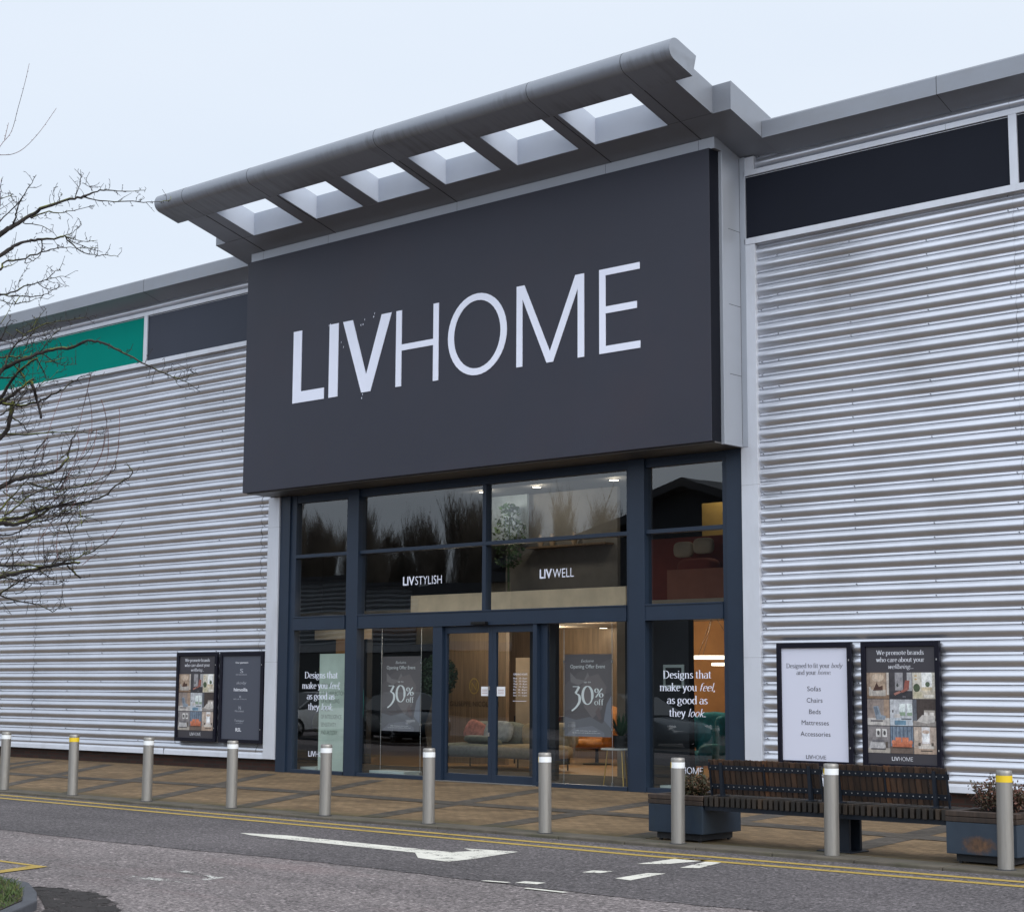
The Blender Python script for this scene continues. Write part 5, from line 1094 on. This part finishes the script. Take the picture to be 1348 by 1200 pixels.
# (points, start radius in mm, end radius, depth offset at start, at tip, kind)
LB = [
 (t2((-260, 850), (0, 700), (100, 635), (210, 570), (330, 505), (500, 450), (600, 430), (660, 405), (740, 385), (850, 390), (1045, 388)), 24, 2.5, 0, .5),
 (t2((600, 430), (690, 455), (820, 465), (1000, 465), (1130, 468), (1215, 455), (1225, 430)), 7, 2, .3, .6),
 (t2((100, 625), (115, 560), (130, 500), (180, 400), (260, 280)), 9, 2.5, .05, -.2), (t2((-80, 700), (0, 610), (110, 495), (160, 440)), 8, 3, -.1, -.2),
 (t2((220, 580), (330, 540), (430, 545), (560, 520), (690, 490)), 8, 2, .1, .4), (t2((540, 430), (580, 330), (578, 235)), 5, 2, .3, .3), (t2((590, 330), (640, 355), (665, 385)), 3, 2, .3, .4), (t2((390, 490), (385, 430), (390, 365)), 3, 2, .2, .2), (t2((425, 470), (440, 405)), 3, 2, .2, .2), (t2((0, 450), (60, 430), (100, 415)), 4, 2, .1, .2),
 (t2((-260, 1020), (0, 855), (100, 790), (200, 745), (300, 738), (460, 712)), 20, 9, 0, .4), (t2((460, 712), (530, 780), (640, 845), (770, 850), (850, 862)), 8, 2, .4, .6), (t2((460, 712), (520, 690), (590, 620)), 5, 2, .4, .5), (t2((480, 730), (600, 790), (740, 830)), 5, 2, .4, .7), (t2((460, 715), (600, 750), (700, 745)), 4, 2, .4, .3),
 (t2((-200, 1050), (0, 950), (30, 905), (150, 880), (300, 830), (420, 795), (540, 795), (700, 800)), 12, 2, -.1, .3), (t2((300, 740), (295, 830), (240, 890), (190, 905)), 6, 2, .25, .3), (t2((160, 620), (300, 640), (390, 690)), 5, 2, .1, .2), (t2((0, 950), (100, 910), (130, 895)), 4, 2, -.1, -.1),
 (t2((-150, 1180), (0, 1140), (100, 1110), (200, 1070), (330, 1025), (400, 965), (440, 965)), 10, 2, 0, .3), (t2((270, 1050), (360, 1100), (460, 1070)), 5, 2, .2, .3), (t2((0, 1130), (150, 1145), (290, 1140), (380, 1100), (430, 1070)), 7, 2, 0, .2), (t2((330, 1030), (430, 1000), (505, 1015)), 4, 2, .2, .3), (t2((0, 1170), (100, 1200), (250, 1170), (320, 1130)), 5, 2, 0, .2), (t2((110, 1090), (180, 960), (210, 915)), 2, 1.5, .1, .1),
 (t1((-8, 1020), (2, 900), (3, 810), (8, 800)), 4, 2, 0, 0),
 (t3((-160, 600), (0, 520), (100, 465), (200, 430), (330, 385), (460, 370), (540, 330), (620, 335), (720, 375), (850, 440), (950, 495), (1060, 540), (1120, 565), (1200, 555), (1255, 535)), 20, 2, -.1, -.6), (t3((1120, 565), (1200, 600), (1275, 655)), 4, 1.8, -.55, -.6), (t3((1050, 535), (1110, 515), (1180, 530)), 3, 1.5, -.5, -.5), (t3((1100, 560), (1140, 620)), 3, 1.5, -.5, -.5),
 (t3((-60, 640), (20, 510), (60, 410), (120, 330), (200, 260), (330, 215), (470, 195), (590, 175)), 10, 2, -.2, 0), (t3((270, 410), (340, 460), (410, 485), (490, 475)), 5, 2, -.2, -.1), (t3((-150, 760), (0, 720), (40, 700), (120, 640), (210, 570)), 26, 10, .05, 0), (t3((195, 590), (215, 640), (232, 700), (262, 822)), 14, 11, 0, .05), (t3((20, 725), (130, 740), (260, 705), (380, 650), (450, 600), (520, 560), (575, 545)), 13, 2, .05, .2),
 (t3((-40, 780), (10, 690), (60, 600), (150, 500), (240, 440)), 18, 8, .1, -.1), (t3((-60, 450), (0, 440), (100, 430), (180, 430), (260, 400)), 10, 4, -.1, -.1), (t3((80, 720), (60, 830), (30, 920), (-80, 1000)), 18, 22, .1, .1), (t3((-60, 950), (30, 922), (150, 925), (330, 910), (500, 910), (670, 918)), 11, 3, .1, .1), (t3((60, 800), (130, 850), (180, 915)), 8, 3, .1, .2), (t3((0, 800), (90, 740), (170, 640), (120, 520), (50, 440)), 8, 3, 0, 0), (t3((160, 560), (120, 510), (60, 450)), 6, 2, -.1, -.1), (t3((240, 440), (290, 560), (320, 575)), 5, 2, -.1, -.1), (t3((260, 400), (320, 310), (380, 255)), 4, 2, -.1, -.1), (t3((0, 330), (50, 220), (70, 170)), 5, 2, -.2, -.2), (t3((-30, 560), (70, 560), (160, 500)), 9, 3, 0, 0),
 (t4((-200, 470), (0, 380), (100, 330), (200, 305), (320, 285), (390, 230), (410, 180), (440, 90), (460, 50)), 25, 4, 0, .3), (t4((-80, 600), (0, 510), (100, 400), (250, 245)), 11, 3, .1, .2), (t4((50, 340), (110, 260), (165, 185)), 6, 2, 0, .1),
 (t4((-220, 620), (0, 590), (60, 600), (150, 585), (230, 550), (330, 490), (460, 460)), 30, 7, -.1, .2), (t4((-100, 560), (0, 570), (130, 555), (280, 500), (470, 470), (600, 440), (700, 370), (800, 295), (790, 255), (755, 235)), 18, 3, 0, .4), (t4((180, 350), (300, 385), (400, 385), (520, 360), (640, 310), (700, 260), (705, 215)), 8, 4, .1, .4), (t4((30, 550), (150, 450), (250, 390), (380, 330), (520, 275)), 9, 3, 0, .3), (t4((-80, 640), (0, 660), (80, 660), (200, 590), (330, 560), (440, 500), (540, 480)), 9, 3, -.1, .2), (t4((280, 500), (340, 440), (420, 380), (490, 290)), 6, 2, .1, .3), (t4((330, 500), (420, 440), (520, 400), (600, 390)), 6, 2, .1, .3), (t4((230, 540), (210, 460), (300, 430)), 6, 2, .1, .1), (t4((20, 400), (120, 470), (220, 510)), 6, 3, .1, .1), (t4((0, 280), (60, 220), (80, 210)), 5, 2, .1, .1), (t4((120, 320), (180, 270), (260, 230)), 6, 2, 0, .2),
 (t4((-200, 850), (0, 850), (150, 850), (280, 855), (380, 830), (480, 800), (540, 755)), 13, 5, 0, .2), (t4((480, 800), (600, 740), (670, 685), (730, 665)), 7, 2.5, .2, .3), (t4((-200, 960), (0, 920), (100, 895), (200, 875), (300, 855), (440, 835), (490, 832)), 24, 9, 0, .2), (t4((410, 850), (450, 890), (490, 925)), 9, 7, .2, .2), (t4((240, 885), (330, 940), (390, 935)), 6, 2, .1, .2), (t4((-60, 1070), (0, 1020), (100, 960), (190, 905)), 9, 6, .1, .1), (t4((-60, 920), (40, 930), (200, 955), (330, 965), (395, 940)), 6, 2.5, .1, .2),
 (t4((-120, 990), (0, 1030), (80, 1060), (200, 1080), (260, 1100), (320, 1130), (360, 1105), (425, 1105)), 9, 2, .1, .2), (t4((360, 1105), (372, 1060), (378, 960)), 3, 1.5, .2, .2), (t4((430, 810), (430, 750), (440, 715)), 4, 2, .2, .2), (t4((270, 850), (275, 790), (300, 750)), 5, 2, .1, .1), (t4((360, 820), (355, 770), (375, 780)), 4, 2, .1, .1), (t4((520, 790), (530, 760), (520, 710)), 4, 2, .2, .2), (t4((195, 1080), (200, 1040)), 4, 2, .1, .1), (t4((240, 1080), (250, 1040), (290, 1010)), 3, 1.5, .1, .1), (t4((0, 720), (80, 690), (170, 670)), 6, 2, 0, .1), (t4((20, 860), (80, 780), (160, 735)), 6, 2, 0, .1), (t4((80, 870), (75, 770), (40, 750)), 5, 2, 0, .1),
]
WH = [t1((-60, 760), (0, 650), (50, 585), (80, 480), (110, 370), (130, 282)), t1((-60, 690), (0, 688), (55, 684), (110, 655), (180, 580), (250, 480)), t1((20, 620), (38, 545)), t3((575, 545), (545, 680), (520, 780), (495, 890), (420, 1050)), t3((555, 650), (580, 780), (575, 930), (510, 1060), (470, 1120)), t3((640, 700), (668, 790), (675, 900), (640, 1059), (560, 1200)), t3((757, 755), (757, 860), (750, 1000), (735, 1060)), t3((685, 880), (688, 1050)), t3((395, 655), (335, 820), (290, 960), (240, 1059)),
      t4((470, 60), (480, 110), (460, 200), (400, 330), (330, 460)), t4((545, 20), (520, 140), (450, 270), (350, 420), (320, 480)), t4((590, 20), (560, 160), (500, 250)), t4((640, 20), (620, 160), (560, 280), (480, 400), (420, 450)), t4((655, 20), (655, 180), (620, 290), (560, 400)), t4((720, 90), (710, 190), (640, 330), (520, 450)), t4((265, 90), (258, 200), (190, 300)), t4((430, 500), (500, 420), (570, 370)), t4((235, 820), (232, 720), (245, 620)), t4((350, 810), (345, 690), (380, 565)), t4((670, 690), (720, 620), (755, 575)), t4((245, 690), (320, 570)), t4((500, 845), (570, 790), (600, 770)), t4((550, 760), (560, 700)), t4((45, 150), (38, 300), (45, 510)), t4((350, 160), (345, 260), (340, 340)), t4((310, 640), (250, 680)), t4((300, 90), (240, 170), (180, 200))]
def smooth_path(P, n=4):
    out = []
    for i in range(len(P)-1):
        p0, p1, p2, p3 = P[max(i-1, 0)], P[i], P[i+1], P[min(i+2, len(P)-1)]
        for k in range(n):
            t = k/n; out.append(.5*((2*p1)+(p2-p0)*t+(2*p0-5*p1+4*p2-p3)*t*t+(3*p1-p0-3*p2+p3)*t**3))
    out.append(P[-1]); return out
rnd = random.Random(77); br = MB(); tw = MB(); wh = MB()
def spurs(P, rad, dens):
    for i in range(1, len(P)):
        seg = P[i]-P[i-1]; L = seg.length; k = 0
        for _ in range(int(L*dens+rnd.random())):
            t = rnd.random(); p = P[i-1]+seg*t; d = seg.normalized(); q = d.orthogonal(); q.rotate(Matrix.Rotation(rnd.uniform(0, 6.28), 3, d)); dr = (q*rnd.uniform(.6, 1)+d*rnd.uniform(-.1, .8)+Vector((0, 0, .25))).normalized(); l = rnd.choice((.02, .03, .045, .07, .11)); m = p+dr*l*.55; e = p+dr*l+Vector((rnd.uniform(-.3, .3), rnd.uniform(-.3, .3), rnd.uniform(-.1, .35)))*l
            tw.tube([p, m, e], [.0028, .0022, .0016], 3, cap=False)
            for q_ in (m, e):
                if rnd.random() < .75:
                    d2 = Vector((rnd.uniform(-1, 1), rnd.uniform(-1, 1), rnd.uniform(-.5, 1))).normalized(); tw.tube([q_, q_+d2*.012, q_+d2*.024], [.0018, .0026, .0008], 3, cap=False)
for pts, r0, r1, d0, d1 in LB:
    n = len(pts); P = smooth_path([at(u, v, TW+d0+(d1-d0)*i/(n-1)+rnd.uniform(-.05, .05)) for i, (u, v) in enumerate(pts)], 4); n2 = len(P)
    P = [p+Vector((rnd.gauss(0, 1), rnd.gauss(0, 1), rnd.gauss(0, 1)))*.0035 for p in P]
    rad = [(.92*r0+(r1*.9-.92*r0)*(i/(n2-1))**.8)*.001*rnd.uniform(.86, 1.16) for i in range(n2)]
    br.tube(P, rad, 7 if r0 > 8 else 5); spurs(P, rad, 26)
# tangle of short shoots in the denser middle of the crown
for (u0, v0, du, dv, n_) in ((30, 500, 45, 60, 26), (50, 640, 60, 45, 46), (60, 680, 60, 22, 40), (50, 745, 55, 18, 22), (25, 440, 40, 40, 18), (20, 780, 25, 25, 8)):
    for i in range(n_):
        u, v = u0+rnd.gauss(0, du*.5), v0+rnd.gauss(0, dv*.5); L = rnd.uniform(14, 42); a = rnd.gauss(-.55, .7); w0 = TW+rnd.uniform(-.2, .35); c1 = at(u, v, w0); c3 = at(u+L*math.cos(a), v+L*math.sin(a), w0+rnd.uniform(-.1, .15)); c2 = (c1+c3)/2+Vector((0, 0, rnd.uniform(-.03, .02)))
        if u > 150: continue
        r_ = rnd.uniform(.0022, .0055); P = smooth_path([c1, c2, c3], 3); br.tube(P, [r_*(1-.6*k/(len(P)-1)) for k in range(len(P))], 5); spurs(P, None, 14)
for pts in WH:
    n = len(pts); P = smooth_path([at(u, v, TW-.1+rnd.uniform(-.3, .3)) for u, v in pts], 4); wh.tube(P, [.0028-.0014*i/(len(P)-1) for i in range(len(P))], 4)
    for i in range(1, len(P)-1):
        if rnd.random() < .8: d2 = Vector((rnd.uniform(-1, 1), rnd.uniform(-1, 1), .3)).normalized(); wh.tube([P[i], P[i]+d2*.012], [.0024, .001], 3, cap=False)
base = Vector(tree.location)
tr = [base, base+Vector((.05, .02, 1.0)), base+Vector((.0, .05, 2.0)), base+Vector((.12, .0, 3.2)), base+Vector((.05, .1, 4.4)), base+Vector((.2, .1, 5.6)), base+Vector((.1, .2, 6.8))]
b = MB(); b.tube(smooth_path(tr, 5), [.17, .165, .16, .155, .15]+[.145-.0045*i for i in range(26)], 14); b.build('trunk', M['bark_moss'], tree, smooth=True, angle=180)
# limbs out of frame that tie the traced branches to the trunk, and a few that grow the other way
def at_z(z): 
    k = min(max((z-base.z)/6.8, 0), 1)*(len(tr)-1); i = min(int(k), len(tr)-2); return tr[i]+(tr[i+1]-tr[i])*(k-i)
for pts, r0, r1, d0, d1 in LB:
    if pts[0][0] < -5:
        e = at(*pts[0], TW+d0); s_ = at_z(e.z-.35); m = (s_+e)/2+Vector((0, 0, -.05)); br.tube(smooth_path([s_, m, e], 4), [.001*r0*1.5]*4+[.001*r0*1.2]*4+[.001*r0*.95], 7)
for i in range(16):
    z = rnd.uniform(2.2, 6.6); s_ = at_z(z); a = rnd.uniform(R(170), R(290)); L = rnd.uniform(1.0, 2.4); d = -RT*math.cos(a-R(230))+FWD*math.sin(a-R(230)); P = smooth_path([s_, s_+d*L*.4+Vector((0, 0, .3)), s_+d*L*.75+Vector((0, 0, .5)), s_+d*L+Vector((0, 0, .9))], 5); br.tube(P, [.03-.026*k/(len(P)-1) for k in range(len(P))], 6); spurs(P, None, 20)
br.build('branches', M['bark_moss'], tree, smooth=True, angle=180); tw.build('twigs', M['twig'], tree); wh.build('hanging_shoots', M['whip'], tree)

# ------------------------------------------------------------------ what stands across the road (seen mirrored in the glass)
opp = empty('retail_terrace', (-66, -50, 0), 'low retail terrace across the road mirrored in the entrance glass', 'building')
b = MB()
for k in range(14):
    z = 3.9+k*.26; b.prism_x([(-45.0, z), (-44.90, z+.05), (-44.86, z+.12), (-44.90, z+.2), (-45.0, z+.24)], -110, -66.9)
b.box(-110, -66.9, -46, -45.0, 3.7, 7.5); b.build('corrugated_wall', M['opp_clad'], opp)
b = MB(); b.box(-66.9, -44, -46, -44.95, 3.6, 6.75); b.build('rendered_wall', M['opp_beige'], opp)
b = MB(); b.box(-66.95, -44, -46.5, -44.4, 6.7, 7.35); b.box(-110, -66.95, -46.5, -44.6, 7.42, 7.62); b.build('parapet', M['opp_dark'], opp)
b = MB(); b.box(-110, -44, -46, -45.2, 0, 3.7); b.build('shopfront', M['car_glass'], opp)
b = MB(); b.box(-110, -44, -46.5, -44.0, 3.55, 3.95); b.build('canopy', M['opp_clad'], opp)
gb = empty('gabled_store', (-38, -32, 0), 'dark gabled store across the road mirrored in the upper glass', 'building')
b = MB(); b.prism([(-46, 0), (-33, 0), (-33, 7.6), (-36.9, 8.95), (-46, 6.2)], -42, -30); b.build('wall', M['opp_dark'], gb)
b = MB(); b.prism([(-46.4, 6.0), (-36.9, 8.9), (-32.5, 7.35), (-32.5, 7.65), (-36.9, 9.25), (-46.4, 6.35)], -42, -29.3); b.build('roof', M['opp_dark'], gb)
def make_poplar(h, seed):
    b = MB(); rnd = random.Random(seed); b.tube([(0, 0, 0), (0, 0, h*.5), (.1, 0, h)], [.28, .16, .02], 6)
    for i in range(420):
        z = h*rnd.uniform(.05, .92); a = rnd.uniform(0, 6.28); L = h*rnd.uniform(.14, .34)*(1-.55*z/h); o = rnd.uniform(.2, .5)
        p = Vector((0, 0, z)); d = Vector((math.cos(a), math.sin(a), 0)); P = [p, p+d*L*o*.6+Vector((0, 0, L*.35)), p+d*L*o+Vector((0, 0, L))]
        b.tube(P, [.026, .018, .008], 3, cap=False)
        for k in range(8):
            s_ = P[1]+(P[2]-P[1])*rnd.random(); a2 = rnd.uniform(0, 6.28); l = rnd.uniform(.5, 1.5); b.tube([s_, s_+Vector((math.cos(a2)*l*.28, math.sin(a2)*l*.28, l))], [.010, .006], 3, cap=False)
    return b
prot = []
for k, h in enumerate((14.5, 13.0, 15.5)):
    o = empty('poplar_tree', (0, 0, -.03), 'tall bare poplar in the row across the road, mirrored in the upper glass', 'tree', 'bare poplars across the road')
    make_poplar(h, 60+k).build('crown', M['poplar'], o); prot.append(o)
rnd = random.Random(8)
for i in range(84):
    o = prot[i] if i < 3 else copy_tree(prot[i % 3])
    o.location = (-109+i*.62+rnd.uniform(-.5, .5), -60+rnd.uniform(-3, 3), -.03); o.rotation_euler = (0, 0, rnd.uniform(0, 6.28)); s_ = rnd.uniform(.82, 1.05)*(1.0 if i < 30 else .80); o.scale = (s_, s_, s_)
# parked cars
def make_car(mat, label):
    o = empty('parked_car', (0, 0, 0), label, 'car', 'cars parked across the road')
    ST = [(-2.05, .42, .62, .70), (-1.98, .25, .86, .80), (-1.6, .20, .95, .86), (-.9, .18, 1.0, .88), (0, .18, .98, .88), (.8, .18, .95, .88), (1.5, .20, .86, .86), (1.95, .24, .72, .78), (2.08, .36, .58, .66)]
    vs = []; n = 9
    for x, zb, zt, hw in ST:
        zm = (zb+zt)/2
        ring_ = [(-hw*.8, zb), (-hw, zb+.1), (-hw*1.02, zm), (-hw*.96, zt-.04), (-hw*.8, zt), (0, zt+.02), (hw*.8, zt), (hw*.96, zt-.04), (hw*1.02, zm), (hw, zb+.1), (hw*.8, zb)]
        n = len(ring_); vs += [(x, y, z) for y, z in ring_]
    b = MB(); b.add(vs, [(i*n+j, i*n+(j+1) % n, (i+1)*n+(j+1) % n, (i+1)*n+j) for i in range(len(ST)-1) for j in range(n)]+[list(range(n-1, -1, -1)), list(range((len(ST)-1)*n, len(ST)*n))])
    RF = [(-1.95, .94), (-1.35, 1.38), (-.5, 1.47), (.25, 1.42), (1.15, .95)]
    m_ = len(RF); L = [(x, -.80 if z < 1 else -.60, z) for x, z in RF]; Rr = [(x, -y, z) for x, y, z in L]
    b.add(L+Rr, [(i, i+1, m_+i+1, m_+i) for i in range(m_-1)]); b.build('body', M[mat], o, smooth=True, angle=45)
    b = MB(); b.add(L+Rr, [(4, 3, 2, 1, 0), (5, 6, 7, 8, 9)]); b.add([(x, y*.9, z+.012) for x, y, z in (L[0], L[1], Rr[1], Rr[0])], [(0, 1, 2, 3)]); b.add([(x+.02, y*.9, z+.012) for x, y, z in (L[3], L[4], Rr[4], Rr[3])], [(0, 1, 2, 3)]); b.build('window', M['car_glass'], o)
    for x in (-1.3, 1.3):
        for sy in (-1, 1):
            y = .80*sy; prof = [(.19, -.10), (.29, -.10), (.315, -.06), (.315, .06), (.29, .10), (.19, .10)]; k = 20
            def disc(pr, mt, nm, par):
                b = MB(); vv = [(x+r_*math.cos(2*math.pi*i/k), y+t, .315+r_*math.sin(2*math.pi*i/k)) for r_, t in pr for i in range(k)]
                b.add(vv, [(q*k+i, q*k+(i+1) % k, (q+1)*k+(i+1) % k, (q+1)*k+i) for q in range(len(pr)-1) for i in range(k)]); return b.build(nm, M[mt], par, smooth=True)
            wl = disc(prof, 'tyre', 'wheel', o); b = MB()
            for sp in range(5):
                a = sp*2*math.pi/5; dx, dz = math.cos(a), math.sin(a); b.box(0, .01, 0, .01, 0, .01) if False else b.add([(x-dz*.03, y+.105*sy, .315+dx*.03), (x+dz*.03, y+.105*sy, .315-dx*.03), (x+dx*.2+dz*.02, y+.105*sy, .315+dz*.2-dx*.02), (x+dx*.2-dz*.02, y+.105*sy, .315+dz*.2+dx*.02)], [(0, 1, 2, 3)])
            b.build('rim', M['rim'], wl)
    for sy in (-1, 1):
        b = MB(); b.box(-2.03, -1.90, sy*.66-.13, sy*.66+.13, .70, .84); b.build('tail_light', M['tail_red'], o, bevel=.02); b = MB(); b.box(1.9, 2.02, sy*.62-.13, sy*.62+.13, .58, .70); b.build('headlight', M['white_band'], o, bevel=.02)
    return o
for mt, lb, x, y, rz in (('car_white', 'white hatchback parked across the road, mirrored beside the green panel', -41.5, -15.5, 95), ('car_dark', 'dark blue car parked across the road, mirrored under an offer poster', -37.2, -15.2, 25), ('car_grey', 'dark grey car parked across the road, mirrored under the Designs lettering', -28.6, -15.4, 8)):
    c = make_car(mt, lb); c.location = (x, y, RZ-.004); c.rotation_euler = (0, 0, R(rz))
